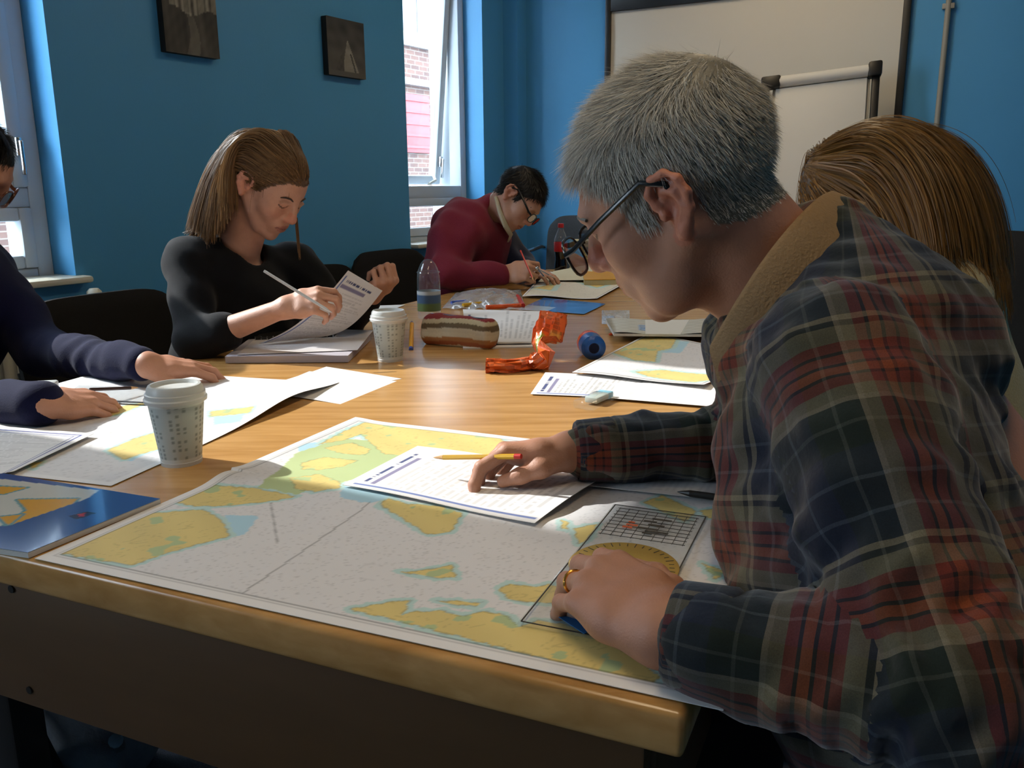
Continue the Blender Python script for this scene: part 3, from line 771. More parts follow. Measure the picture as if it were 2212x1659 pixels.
def ribbons(roots, dirs, lens, nseg, width, grav, outn, col_fn, seed=0, collide=None, stiff=.0, wav=.0, taper=.25, delay=None):
    """hair strands as thin tapering ribbons; returns (v, f, cols)"""
    r = np.random.default_rng(seed); N = len(roots)
    P = roots.copy(); d = dirs / np.linalg.norm(dirs, axis=1, keepdims=True); st = (lens / nseg)[:, None]
    path = [P.copy()]
    wv = r.normal(size=(N, 3)) * wav
    for k in range(nseg):
        gk = 1.0 if delay is None else np.clip(((k + 1) * st[:, 0] - delay) / .03, 0, 1)[:, None]
        d = d + grav * gk * st / .01 + wv * math.sin(k * 1.7); d /= np.linalg.norm(d, axis=1, keepdims=True)
        P = P + d * st
        if collide is not None: P, d = collide(P, d)
        path.append(P.copy())
    path = np.stack(path, 1)                                  # N, nseg+1, 3
    tan = np.gradient(path, axis=1); on = outn[:, None, :]
    sd = np.cross(tan, np.broadcast_to(on, tan.shape)); sd /= np.linalg.norm(sd, axis=2, keepdims=True) + 1e-9
    sd = sd + .25 * r.normal(size=(N, 1, 3)); 
    t = np.linspace(0, 1, nseg + 1); w = width * (1 - (1 - taper) * t ** 2)
    off = sd * w[None, :, None] * .5
    vv = np.stack([path - off, path + off], 2).reshape(-1, 3)
    b = (np.arange(N) * (nseg + 1) * 2)[:, None] + (np.arange(nseg) * 2)[None, :]
    b = b.reshape(-1); f = np.stack([b, b + 1, b + 3, b + 2], -1)
    cc = np.repeat(col_fn(N, r), (nseg + 1) * 2, axis=0)
    return vv, f, cc
def body_obj(person, ms, mat, cols):
    o = obj('body', joinq(ms), mat, person, fixn=False, angle=180)
    color_attr(o, cols); return o
def mk_skin(name, rough=.5):
    return pm(name, (1, 1, 1), rough=rough, var=.10, scale=70, bump=.12, bscale=420, attr='Col')
m_skin = mk_skin('skin')
m_hair = pm('hair_strands', (1, 1, 1), rough=.42, var=.10, scale=300, attr='Col', spec=.4)
_nt = m_hair.node_tree; _b = _nt.nodes['Principled BSDF']; _tr = nd(_nt, 'ShaderNodeBsdfTranslucent'); _mx = nd(_nt, 'ShaderNodeMixShader'); _mx.inputs[0].default_value = .38   # thin strands let light through
_nt.links.new(_b.inputs['Base Color'].links[0].from_socket, _tr.inputs['Color']); _nt.links.new(_b.outputs[0], _mx.inputs[1]); _nt.links.new(_tr.outputs[0], _mx.inputs[2]); _nt.links.new(_mx.outputs[0], _nt.nodes['Material Output'].inputs['Surface'])
def limb_uv(o, bones, torso=None, scale=1.0):
    """cloth coordinates: every face follows its nearest sleeve or the torso, like pattern pieces"""
    me = o.data; n = len(me.polygons); v = np.zeros(len(me.vertices) * 3, np.float32); me.vertices.foreach_get('co', v); v = v.reshape(-1, 3) + WO[o.name]
    lv = np.zeros(len(me.loops), np.int32); me.loops.foreach_get('vertex_index', lv); fq = lv.reshape(-1, 4)
    cen = v[fq].mean(1); best = np.full(n, 1e9); which = np.zeros(n, int)
    for i, (a, b, r, ref, off) in enumerate(bones):
        ba = b - a; t = np.clip(((cen - a) @ ba) / (ba @ ba), 0, 1); d = np.linalg.norm(cen - a - t[:, None] * ba, axis=1) / r
        m = d < best; best[m] = d[m]; which[m] = i
    uv = np.zeros((n, 4, 2))
    for i, (a, b, r, ref, off) in enumerate(bones):
        m = which == i
        if not m.any(): continue
        ax = nrm(b - a); e1 = nrm(np.asarray(ref) - ax * np.dot(ref, ax)); e2 = np.cross(ax, e1)
        p = v[fq[m]] - a
        along = p @ ax; ang = np.arctan2(p @ e2, p @ e1)
        a0 = ang[:, :1]; ang = a0 + (ang - a0 + math.pi) % (2 * math.pi) - math.pi
        uv[m, :, 0] = ang * r + off[0]; uv[m, :, 1] = along + off[1]
    L = me.uv_layers.new(name='UVMap'); L.data.foreach_set('uv', uv.reshape(-1).astype(np.float32))

# ================================================================== PEOPLE
m, nt, b = new_mat('plaid_flannel'); m_plaid = m
tc = nd(nt, 'ShaderNodeTexCoord'); sx = nd(nt, 'ShaderNodeSeparateXYZ'); nt.links.new(tc.outputs['UV'], sx.inputs[0])
stops = [(0, '222c40'), (.12, '58626e'), (.134, '1f283c'), (.25, '58626e'), (.264, '222c40'), (.37, '958c76'), (.395, '23262a'), (.425, '817a60'), (.50, '85382a'), (.54, '2c2020'), (.555, '8c3c28'), (.60, '2c2020'), (.615, 'a04e24'), (.66, '2c2020'), (.675, '85382a'), (.72, '817a60'), (.775, '958c76'), (.80, '232f28'), (.89, '565c52'), (.903, '232f28')]
def plaid_ramp(sock, per):
    fr = math_n(nt, 'FRACT', math_n(nt, 'DIVIDE', sock, per)); r = nd(nt, 'ShaderNodeValToRGB'); r.color_ramp.interpolation = 'CONSTANT'
    e = r.color_ramp.elements
    while len(e) > 1: e.remove(e[-1])
    e[0].position = 0; e[0].color = (*lin(stops[0][1]), 1)
    for p, c in stops[1:]:
        q = e.new(p); q.color = (*lin(c), 1)
    nt.links.new(fr, r.inputs[0]); return r.outputs[0]
ca = plaid_ramp(sx.outputs[0], .20); cb = plaid_ramp(sx.outputs[1], .20)
mixp = mix_c(nt, .5, ca, cb)
nzp = nd(nt, 'ShaderNodeTexNoise'); nzp.inputs['Scale'].default_value = 900; nt.links.new(tc.outputs['Object'], nzp.inputs['Vector'])
vmp = nd(nt, 'ShaderNodeVectorMath', operation='SCALE'); nt.links.new(mixp, vmp.inputs[0]); kk = math_n(nt, 'MULTIPLY_ADD', nzp.outputs['Fac'], .4); kk.node.inputs[2].default_value = .32; nt.links.new(kk, vmp.inputs['Scale'])
nt.links.new(vmp.outputs[0], b.inputs['Base Color']); b.inputs['Roughness'].default_value = .9; b.inputs['Sheen Weight'].default_value = .25; b.inputs['Specular IOR Level'].default_value = .15
nb2 = nd(nt, 'ShaderNodeTexNoise'); nb2.inputs['Scale'].default_value = 25; nb2.inputs['Detail'].default_value = 4; nt.links.new(tc.outputs['Object'], nb2.inputs['Vector'])
bp = nd(nt, 'ShaderNodeBump'); bp.inputs['Strength'].default_value = .25; bp.inputs['Distance'].default_value = .01; nt.links.new(nb2.outputs['Fac'], bp.inputs['Height']); nt.links.new(bp.outputs[0], b.inputs['Normal'])
m_cord = pm('brown_corduroy_collar', (0.56, 0.46, 0.34), rough=.9, var=.12, scale=200, bump=.3, bscale=300, spec=.2)
m_denim = pm('dark_trousers', (0.10, 0.11, 0.14), rough=.9, var=.2, scale=200, spec=.2)
m_shoe = pm('black_shoe_leather', (0.05, 0.05, 0.05), rough=.4, var=.1, scale=40)
m_specs = pm('black_spectacle_frame', (0.05, 0.05, 0.055), rough=.25, var=.05, scale=40)
m_lens = pane_mat('spectacle_lens', tint=(.95, .96, .97), gloss=.35)
m_gold = pm('gold_ring', (0.95, 0.72, 0.35), rough=.18, var=.03, scale=50, metal=1.0)

def loc2w(O, R, sc): return lambda p: (np.asarray(p, float) * sc) @ R + O
def spectacles(person, Lw, mat, cx=.112, cz=.0, dy=.033, w=.025, h=.019, ear_x=-.012, ear_z=.030, r=.0017, hinge=.066, ey=.079):
    g = []
    fr_o = None
    for s in (-1, 1):
        pts = []
        for a in np.linspace(0, 2 * math.pi, 25)[:-1]:
            ca_, sa_ = math.cos(a), math.sin(a); q = (abs(ca_) ** 3 + abs(sa_) ** 3) ** (-1 / 3)
            pts.append(Lw((cx - .007 * (q * ca_ * .5 + .5) , s * (dy + w * q * ca_), cz + h * q * sa_)))
        rim = tube(pts + [pts[0], pts[1]], r, 8, cap=False)
        if fr_o is None:
            fr_o = obj('spectacles', jn(rim), mat, person)
        else: obj('rim', rim, mat, fr_o)
        ctr = np.mean(pts, 0); n = len(pts); nv = nrm(Lw((1, 0, 0)) - Lw((0, 0, 0))) * .0006
        lv = np.vstack([np.array(pts) + nv, np.array(pts) - nv]); lf = [tuple(range(n)), tuple(range(2 * n - 1, n - 1, -1))] + [(i, (i + 1) % n, n + (i + 1) % n, n + i) for i in range(n)]
        obj('lens', (lv, lf), m_lens, fr_o, smooth=False)
        obj('temple', tube([Lw((cx - .007, s * hinge, cz + h * .35)), Lw((cx - .02, s * (hinge + .005), cz + h * .4)), Lw(((cx + ear_x) / 2, s * (ey - .001), (cz + ear_z) / 2 + .004)), Lw((ear_x + .01, s * ey, ear_z)), Lw((ear_x - .012, s * (ey + .003), ear_z - .012)), Lw((ear_x - .018, s * (ey + .002), ear_z - .03))], r * 1.25, 8, flat=1.5), mat, fr_o)
    obj('bridge', tube([Lw((cx - .003, -dy + w * .93, cz + h * .3)), Lw((cx + .002, 0, cz + h * .5)), Lw((cx - .003, dy - w * .93, cz + h * .3))], r, 8), mat, fr_o)
    return fr_o
def brow(person, Lw, col, s, th=.0028, x0=.094):
    m_ = bpy.data.materials.get('brow_' + col) or pm('brow_' + col, [int(col[i:i + 2], 16) / 255 for i in (0, 2, 4)], rough=.7, var=.3, scale=400)
    obj('eyebrow', tube([Lw((x0 + .002, s * .014, .024)), Lw((x0 + .001, s * .026, .030)), Lw((x0 - .005, s * .040, .030)), Lw((x0 - .013, s * .050, .024))], [th * .9, th * 1.15, th, th * .5], 8), m_, person)
def short_hair(person, v, f, O, R, sc, mask, colf, n, length, combf, width=.0009, seg=4, seed=1, grav=.0, label=None):
    N = vnormals(v, f); L = ((v - O) @ R.T) / sc
    ok = np.nonzero((np.abs(L) < .16).all(1) & mask(L))[0]
    r = np.random.default_rng(seed); pick = r.choice(ok, n)
    ro = v[pick] + r.normal(size=(n, 3)) * .0018; nn = N[pick]; l = L[pick]
    d = combf(l, (nn @ R.T), r) @ R
    ln = length(l, r)
    vv, ff, cc = ribbons(ro - nn * .002, d, ln, seg, width, V(0, 0, -1) * grav, nn, colf, seed, wav=.05)
    o = obj('hair', (vv, ff), m_hair, person, fixn=False, angle=180); color_attr(o, cc); o['kind'] = 'stuff'
    return o
def pants(person, pv, side, knees, ankles, mat, rw=.15):
    F = Field(); hips = [pv + side * .085, pv - side * .085]
    F.cap(hips[0], hips[1], .12, .12, k=.03)
    for h, k_, a in zip(hips, knees, ankles):
        F.cap(h, k_, .095, .07, k=.03); F.cap(k_, a, .068, .05, k=.02)
    v, f = F.mesh(.012); obj('trousers', (relax(v, f, 1), f), mat, person, fixn=False, angle=180)
    for k_, a in zip(knees, ankles):
        G = Field(); d = nrm(V(*(k_ - (pv))[:2], 0)); b0 = V(a[0], a[1], .05)
        G.cap(b0 - d * .05, b0 + d * .06, .042, .045, k=.01).cap(b0 + d * .06 - ZAX * .008, b0 + d * .17 - ZAX * .012, .045, .035, k=.02)
        v, f = G.mesh(.008, clip=[(V(0, 0, .003), V(0, 0, -1))]); obj('shoe', (v, f), m_shoe, person, fixn=False, angle=180)

# ------------------------------------------------------------------ 1: grey haired man in the plaid shirt
man = thing('person', 'grey haired man in plaid flannel shirt leaning over the nearest chart', 'person', V(.62, .82, 0))
hO, hR, hs = D(1468, 420, .95), head_axes(-61, 27, -11), 1.06
Lw = loc2w(hO, hR, hs)
neckb = D(1710, 640, .985)
F = Field(); head_field(F, hO, hR, hs, neckb, nr=.058, big_nose=.004, ear=.95, jowl=1)
hv, hf_ = F.mesh(.0027)
shL, elL, wrL = D(1815, 800, .80), D(2050, 1500, .64), T(1440, 1362, ZT + .038)
shR, elR, wrR = D(1650, 730, 1.13), D(1665, 950, 1.22), T(1235, 975, ZT + .050)
# left hand flat on the plotter, seen from the back
Fh = Field()
fdir = T(1304, 1268, ZT + .046) - wrL
tipsL = hand_field(Fh, wrL, fdir, ZAX * 1 + CF * -.25 + V(0, -.2, 0), -1, 1.05, curls=[(26, 30, 16), (28, 32, 18), (30, 34, 18), (32, 34, 20)], spread=(14, 11, 8, 5), fore=wrL + nrm(elL - wrL) * .12, wr_=.029, fr=.034,
                   thumb=[(.018, .026, -.006), (.046, .050, -.014), (.076, .060, -.020), (.104, .058, -.024)])
lhv, lhf = Fh.mesh(.0024)
# right hand pinching a pencil over the A4 sheet
Fh = Field()
tipt = T(985, 1028, ZT + .012)
tipsR = hand_field(Fh, wrR, T(1060, 985, ZT + .045) - wrR, V(-.05, .35, 1), 1, 1.0, curls=[(28, 38, 22), (38, 46, 26), (44, 52, 30), (48, 56, 30)], spread=(6, 2, -2, -6), fore=wrR + nrm(elR - wrR) * .12, wr_=.028, fr=.033,
                   thumb=[(.018, .024, -.010), (.046, .040, -.022), (.074, .040, -.030), (.098, .034, -.036)])
rhv, rhf = Fh.mesh(.0024)
Ft = Field(); pv = V(.70, .82, .52)
Ft.cap(shL, shR, .05, .05, k=.03).cap(D(1850, 740, .98), pv, .09, .11, k=.03).cap(shL, elL, .042, .036, k=.02).cap(elL, wrL, .036, .028, k=.02).cap(shR, elR, .042, .036, k=.02).cap(elR, wrR, .036, .028, k=.02).cap(D(1830, 720, .98), neckb, .05, .05, k=.02)
tv, tf = Ft.mesh(.011)
def zline(xs, zs): return lambda x: np.interp(x, xs, zs)
zl = zline([-.13, -.06, -.036, -.030, .010, .014, .032, .040, .058, .074, .11], [-.052, -.050, -.040, .026, .026, -.014, -.008, .026, .052, .074, .080])
mask_m = lambda L: (L[:, 2] > zl(L[:, 0])) & ~((np.abs(L[:, 1]) > .0785) & (L[:, 2] < .034) & (L[:, 0] > -.045))
skin_m = (0.69, 0.49, 0.39)
allv = np.vstack([hv, lhv, rhv, tv])
cols = skin_cols(allv, hO, hR, hs, skin_m, scalp=(.42, .40, .35), mask=mask_m, blush=.14)
body_obj(man, [(hv, hf_), (lhv, lhf), (rhv, rhf), (tv, tf)], m_skin, cols)
def grey(N, r):
    g = np.clip(r.normal(.56, .17, N), .10, .95)[:, None]; return g * np.array([1, .95, .84])
def comb_m(l, n, r):
    x, y, z = l.T; top = np.clip((z - .06) / .06, 0, 1)[:, None]; front = np.clip((x - .02) / .05, 0, 1)[:, None]; crown = np.exp(-(((x + .045) / .03) ** 2 + ((z - .125) / .04) ** 2 + (y / .04) ** 2))[:, None]
    side = n * .34 + np.array([-.15, 0, -.9]) + front * np.array([.35, 0, 0])
    tp = n * (.34 + .22 * crown) + np.array([.75, 0, -.1]) + front * np.array([.35, 0, -.15])
    return side * (1 - top) + tp * top + r.normal(size=l.shape) * .11
def len_m(l, r):
    x, y, z = l.T; top = np.clip((z - .03) / .07, 0, 1); nape = np.clip((z + .055) / .05, .3, 1); fr = np.clip((x - .05) / .03, 0, 1) * top
    return (.013 + .013 * top + .020 * fr) * nape * r.uniform(.7, 1.25, len(x))
short_hair(man, hv, hf_, hO, hR, hs, mask_m, grey, 46000, len_m, comb_m, width=.00065, seg=4, seed=3, grav=.02)
spectacles(man, Lw, m_specs, cx=.126, cz=-.004, dy=.034, w=.028, h=.021, hinge=.064, ear_x=-.004, ear_z=.032, r=.0018, ey=.081)
for s in (-1, 1): brow(man, Lw, '6b665c', s, .0036, .098)
# ring on the ring finger
f_ = nrm(fdir); n0 = ZAX * 1 + CF * -.25 + V(0, -.2, 0); n_ = nrm(n0 - f_ * np.dot(n0, f_)); s_ = -np.cross(n_, f_); c1r, a1r = math.radians(30), math.radians(8)
fd = nrm(f_ * math.cos(c1r) * math.cos(a1r) + s_ * math.cos(c1r) * math.sin(a1r) - n_ * math.sin(c1r)); rp = wrL + (f_ * .089 - s_ * .012 + n_ * .005) * 1.05 + fd * .024; ra, rb = frame_of(fd)
obj('wedding_ring', tube([rp + .0104 * (ra * math.cos(a) + rb * math.sin(a)) for a in np.linspace(0, 2 * math.pi * 25 / 24, 26)], .0022, 8, cap=False), m_gold, man)
# shirt: torso + two sleeves as one garment
F = Field()
c1_, c2_ = D(1835, 800, .90), D(1800, 780, 1.10); b1, b2 = D(1990, 1450, .80), D(1930, 1400, 1.04)
F.cap(c1_, b1, .112, .135, k=.05).cap(c2_, b2, .11, .135, k=.05)
F.ell(D(1880, 745, .98), (.125, .175, .11), k=.05)
F.ell(D(1800, 640, .98), (.10, .15, .07), k=.05)
F.cap(b1, V(.66, .72, .50), .135, .15, k=.05).cap(b2, V(.70, .95, .50), .135, .14, k=.05)
F.cap(shL, elL, .078, .066, k=.030).cap(elL, wrL + nrm(elL - wrL) * .035, .064, .047, k=.022)
F.cap(shR, elR, .075, .062, k=.03).cap(elR, wrR + nrm(elR - wrR) * .03, .058, .044, k=.022)
F.cap(neckb, D(1760, 600, .98), .072, .085, k=.04)
F.cap(D(1665, 800, .93), D(1705, 1230, .89), .058, .075, k=.05).cap(D(1650, 790, 1.05), D(1700, 1200, 1.02), .055, .075, k=.05)
w1 = wrinkle(5, .0045, 55); w2 = wrinkle(6, .0030, 120)
fore_ax = nrm(elL - wrL)
def shirt_disp(P):
    o = w1(P) + w2(P)
    for e_, ax_, am in ((elL, fore_ax, .007), (elR, nrm(elR - wrR), .006)):
        dd = np.linalg.norm(P - e_, axis=1); g = np.exp(-(dd / .11) ** 2)
        o += am * g * np.sin((P @ ax_) * 190 + 2.2 * np.sin(P @ V(23, 31, 47)))
    return o
clipc = [(wrL + fore_ax * .008, -fore_ax)]
sv, sf = F.mesh(.0058, disp=shirt_disp)
# open neck: drop faces inside the collar ring
sv = relax(sv, sf, 1)
shirt = obj('plaid_shirt', (sv, sf), m_plaid, man, fixn=False, angle=180)
limb_uv(shirt, [(shL + (shL - elL) * .12, elL, .072, V(1, 0, 0), (.02, .05)), (elL, wrL, .058, ZAX, (.05, .03)), (shR, elR, .07, V(1, 0, 0), (.07, .02)), (elR, wrR, .052, ZAX, (.0, .06)),
                ((c1_ + c2_) / 2 + V(0, 0, .15), (b1 + b2) / 2, .17, V(1, 0, 0), (.03, .0))])
# cuffs
for w_, e_, r0, r1 in ((wrL, elL, .043, .047), (wrR, elR, .0415, .045)):
    d = nrm(e_ - w_); prof = [(r0 - .006, .010), (r0 - .001, .006), (r0 + .002, .010), (r1 + .001, .055), (r1 - .002, .060), (r1 - .008, .056)]
    cu = obj('cuff', lathe(prof, w_, d, n=36, cap=False), m_plaid, man)
    L = cu.data.uv_layers.new(name='UVMap'); 
    for lp in cu.data.loops:
        p = np.array(cu.data.vertices[lp.vertex_index].co[:]) + WO[cu.name] - w_; a_, b_ = frame_of(d)
        L.data[lp.index].uv = (math.atan2(p @ b_, p @ a_) * r0, float(p @ d) + .01)
    obj('cuff_button', sphere(w_ + d * .03 + frame_of(d)[1] * -(r0 + .002), (.006, .006, .003), 10), m_specs, cu)
# corduroy collar: a folded band around the neck
nax = nrm((Lw((-.03, 0, -.06))) - neckb)
ring = []
cpts = [(1540, 745, .92), (1590, 655, .885), (1650, 560, .875), (1715, 480, .89), (1775, 425, .94), (1800, 425, 1.0), (1770, 470, 1.07), (1690, 560, 1.09), (1600, 660, 1.07), (1550, 740, 1.0)]
top_ = np.array([D(*q) for q in cpts])
outd = np.array([nrm((p - neckb) - nax * np.dot(p - neckb, nax)) for p in top_])
hts = np.array([.030, .036, .042, .046, .046, .046, .045, .040, .036, .030])
def subd(a, it=2):
    for _ in range(it):
        q = [a[0]]
        for i in range(len(a) - 1): q += [a[i] * .75 + a[i + 1] * .25, a[i] * .25 + a[i + 1] * .75]
        q.append(a[-1]); a = np.array(q)
    return a
T_, O_, H2 = subd(top_), subd(outd), subd(hts[:, None])
inner = T_ - nax * H2 * .9 - O_ * .002; fold = T_ + nax * .003 + O_ * .003; fold2 = T_ + O_ * .009; outer = T_ - nax * H2 * .95 + O_ * .030; outer_in = outer - O_ * .004 + nax * .002
rows = [inner, T_ - O_ * .001, fold, fold2, T_ * .5 + outer * .5 + O_ * .004, outer, outer_in, T_ + O_ * .004 - nax * .004]
nr_, nc = len(rows), len(T_); cv = np.vstack(rows); cf = []
for i in range(nr_ - 1):
    for j in range(nc - 1): cf.append((i * nc + j, i * nc + j + 1, (i + 1) * nc + j + 1, (i + 1) * nc + j))
obj('collar', (cv, cf), m_cord, man, angle=70)
obj('shirt_button', sphere(D(1556, 757, .93), (.009, .006, .009), 12), m_specs, man)
pants(man, pv, nrm(V(.1, 1, 0)), [V(.28, .98, .54), V(.30, .66, .54)], [V(.30, 1.0, .08), V(.33, .62, .08)], m_denim)

def collider(items):
    def g(P, d):
        for q in items:
            if q[0] == 'e':
                _, c, r, A = q; l = (P - c) @ A.T; k0 = np.linalg.norm(l / r, axis=1); m = k0 < 1
                if m.any(): P[m] = c + (l[m] / k0[m][:, None]) @ A
            else:
                _, a, b_, r = q; ba = b_ - a; t = np.clip(((P - a) @ ba) / (ba @ ba), 0, 1); c = a + t[:, None] * ba
                w = P - c; L = np.linalg.norm(w, axis=1); m = L < r
                if m.any(): P[m] = c[m] + w[m] / (L[m][:, None] + 1e-9) * r
        return P, d
    return g
def long_hair(person, v, f, O, R, sc, mask, comb, length, n, width, coll, colf, grav, seg=14, seed=1, wav=.01, delay=None):
    N = vnormals(v, f); L = ((v - O) @ R.T) / sc; ok = np.nonzero((np.abs(L) < .16).all(1) & mask(L))[0]
    r = np.random.default_rng(seed); pick = r.choice(ok, n); ro = v[pick] + r.normal(size=(n, 3)) * .002; nn = N[pick]; l = L[pick]
    d = comb(l, nn @ R.T, r) @ R
    vv, ff, cc = ribbons(ro, d, length(l, r), seg, width, (V(0, 0, -1) * grav if np.isscalar(grav) else grav(l) if callable(grav) else grav), nn, colf, seed, collide=coll, wav=wav, taper=.4, delay=None if delay is None else delay(l))
    # recompute strand-facing from head centre so that ribbons lie flat
    o = obj('hair', (vv, ff), m_hair, person, fixn=False, angle=180); color_attr(o, cc); o['kind'] = 'stuff'; return o
def head_coll(O, R, sc, pad_=.006):
    c = lambda p: (np.asarray(p) * sc) @ R + O
    return [('e', c((-.018, 0, .045)), np.array([.098, .076, .087]) * sc + pad_, R), ('e', c((.030, 0, .0)), np.array([.062, .060, .09]) * sc + pad_ * .6, R)]
def hair_col(base, sd=.25):
    b_ = lin(base)
    def g(N, r): return np.clip(b_[None] * np.exp(r.normal(0, sd, N))[:, None] * np.array([1, 1, 1]) , .003, .9)
    return g
def cloth(person, name, F, mat, vox=.008, disp=None, seed=0, amp=.003, freq=60, clip=None):
    v, f = F.mesh(vox, disp=disp or wrinkle(seed, amp, freq), clip=clip)
    return obj(name, (relax(v, f, 1), f), mat, person, fixn=False, angle=180)

# ------------------------------------------------------------------ 2: woman in black
m_blackk = pm('black_knit', (0.06, 0.068, 0.085), rough=.85, var=.15, scale=300, bump=.15, bscale=500, sheen=.08, spec=.2)
wo = thing('person', 'woman in a black top with shoulder length brown hair, reading and holding a pen', 'person', V(-.8, 2.6, 0))
hO, hR, hs = D(581, 404, 2.27), head_axes(116, 38, -3), .985
Lw = loc2w(hO, hR, hs); neckb = D(508, 560, 2.40)
F = Field(); head_field(F, hO, hR, hs, neckb, nr=.049, female=True, ear=.95)
shR, shL = D(405, 560, 2.29), D(640, 570, 2.50)
F.ell((shR + shL) / 2 - ZAX * .085 + yawv(150) * .015, (.105, .070, .085), (nrm(shL - shR), yawv(150), ZAX), k=.03)
hv, hf_ = F.mesh(.0032)
elR, wrR = D(425, 738, 2.17), D(618, 664, 2.08); elL, wrL = D(742, 700, 2.50), D(802, 640, 2.36)
Fh = Field(); hand_field(Fh, wrR, D(720, 640, 2.06) - wrR, V(-.1, -.75, .75), 1, .93, curls=[(35, 50, 20), (42, 55, 25), (48, 58, 28), (50, 58, 28)], fore=elR + nrm(wrR - elR) * .0, wr_=.025, fr=.040,
                  thumb=[(.018, .024, -.012), (.048, .034, -.026), (.072, .030, -.034), (.092, .022, -.036)])
rv, rf = Fh.mesh(.0030)
Fh = Field(); hand_field(Fh, wrL, D(840, 600, 2.30) - wrL, D(840, 600, 2.30) - D(800, 640, 2.5) + V(.25, -.1, .1), -1, .93, curls=[(70, 85, 45), (72, 88, 45), (74, 88, 45), (76, 88, 45)], spread=(2, 0, -1, -3), fore=elL + nrm(wrL - elL) * .05, wr_=.025, fr=.032,
                  thumb=[(.018, .024, -.012), (.045, .036, -.030), (.066, .028, -.040), (.078, .012, -.044)])
lv_, lf_ = Fh.mesh(.0030)
pv = D(455, 960, 2.52)
Ft = Field(); Ft.cap(shR, elR, .036, .032, k=.02).cap(shL, elL, .036, .032, k=.02).cap((shL + shR) / 2 - ZAX * .1, pv, .09, .10, k=.03)
tv, tf = Ft.mesh(.012)
zlw = zline([-.13, -.07, -.036, -.030, .006, .012, .030, .045, .062, .076, .11], [-.050, -.045, -.035, .020, .022, .000, .006, .030, .052, .066, .072])
mask_w = lambda L: (L[:, 2] > zlw(L[:, 0])) & ~((np.abs(L[:, 1]) > .079) & (L[:, 2] < .028) & (L[:, 0] > -.04))
skin_w = (0.80, 0.60, 0.50)
cols = skin_cols(np.vstack([hv, rv, lv_, tv]), hO, hR, hs, skin_w, scalp=(.40, .30, .22), mask=mask_w, blush=.10, female=True)
body_obj(wo, [(hv, hf_), (rv, rf), (lv_, lf_), (tv, tf)], m_skin, cols)
for s in (-1, 1): brow(wo, Lw, '3a2a20', s, .0022, .092)
def comb_w(l, n, r):
    x, y, z = l.T; sd = np.sign(y + .012)
    top = np.clip((z - .075) / .04, 0, 1)[:, None]
    dn = np.array([-.97, 0, -.12]); tp = np.stack([-.92 + 0 * x, .30 * sd, -.02 + 0 * x], -1)
    return dn * (1 - top) + tp * top + n * .14 + r.normal(size=l.shape) * .03
coll = collider(head_coll(hO, hR, hs, .008) + [('c', Lw((-.03, 0, -.03)), neckb, .058), ('c', shR, shL, .075)])
long_hair(wo, hv, hf_, hO, hR, hs, mask_w, comb_w, lambda l, r: (.265 + .03 * np.clip(l[:, 2] / .1, 0, 1)) * r.uniform(.85, 1.06, len(l)), 8500, .0019, coll, hair_col((.50, .38, .25), .3), lambda l: np.stack([-.085 * np.clip((-l[:, 0] - .0) / .08, 0, 1), 0 * l[:, 0], -.21 + 0 * l[:, 0]], -1), seg=18, seed=5, wav=.006, delay=lambda l: np.where(l[:, 0] < 0, np.clip((l[:, 0] + .04) * .75, .004, .2), .030 + l[:, 0] * 1.3))
# a loose lock beside the far cheek
lk = np.array([D(640 + rng.normal(0, 1.5), 470, 2.30) for _ in range(60)])
vv, ff, cc = ribbons(lk, np.tile(V(.03, 0, -1.), (60, 1)), rng.uniform(.08, .115, 60), 8, .0016, V(0, 0, -1) * .05, np.tile(V(0, -1., 0), (60, 1)), hair_col((.50, .38, .25), .3), 9, wav=.01)
o = obj('hair_lock', (vv, ff), m_hair, wo, fixn=False, angle=180); color_attr(o, cc); o['kind'] = 'stuff'
F = Field(); mid_ = (shL + shR) / 2; fw3 = yawv(150)
F.cap(shR + ZAX * -.01, shL + ZAX * -.01, .060, .060, k=.04).cap(mid_ - ZAX * .10 + fw3 * .02, pv, .115, .125, k=.05)
F.ell(mid_ - ZAX * .16 + fw3 * .05 + nrm(shR - shL) * .06, (.075, .075, .075), k=.05).ell(mid_ - ZAX * .16 + fw3 * .05 - nrm(shR - shL) * .06, (.075, .075, .075), k=.05)
F.cap(mid_ - ZAX * .04 + nrm(shR - shL) * .08, pv + nrm(shR - shL) * .06, .08, .10, k=.05)
F.cap(shR, elR, .060, .052, k=.03).cap(elR, elR + (wrR - elR) * .30, .052, .050, k=.02)
F.cap(shL, elL, .062, .052, k=.03).cap(elL, elL + (wrL - elL) * .85, .050, .038, k=.02)
F.cap(neckb - ZAX * .05, neckb - ZAX * .01, .085, .072, k=.03)
F.ell(neckb + fw3 * .065 + ZAX * .03 + nrm(shL - shR) * .03, (.040, .06, .052), (nrm(shL - shR), fw3, ZAX), k=.012, op=-1)
F.cap(neckb - ZAX * .03, Lw((-.02, 0, -.05)), .058, .056, k=.008, op=-1)
cloth(wo, 'black_top', F, m_blackk, .007, seed=21, amp=.0045, freq=60)
pants(wo, pv, nrm(shL - shR), [pv + fw3 * .42 + nrm(shL - shR) * .1, pv + fw3 * .42 - nrm(shL - shR) * .1], [V(*(pv + fw3 * .38 + nrm(shL - shR) * .1)[:2], .08), V(*(pv + fw3 * .38 - nrm(shL - shR) * .1)[:2], .08)], m_denim)
W_R, W_L, W_wrR, W_wrL = elR, elL, wrR, wrL

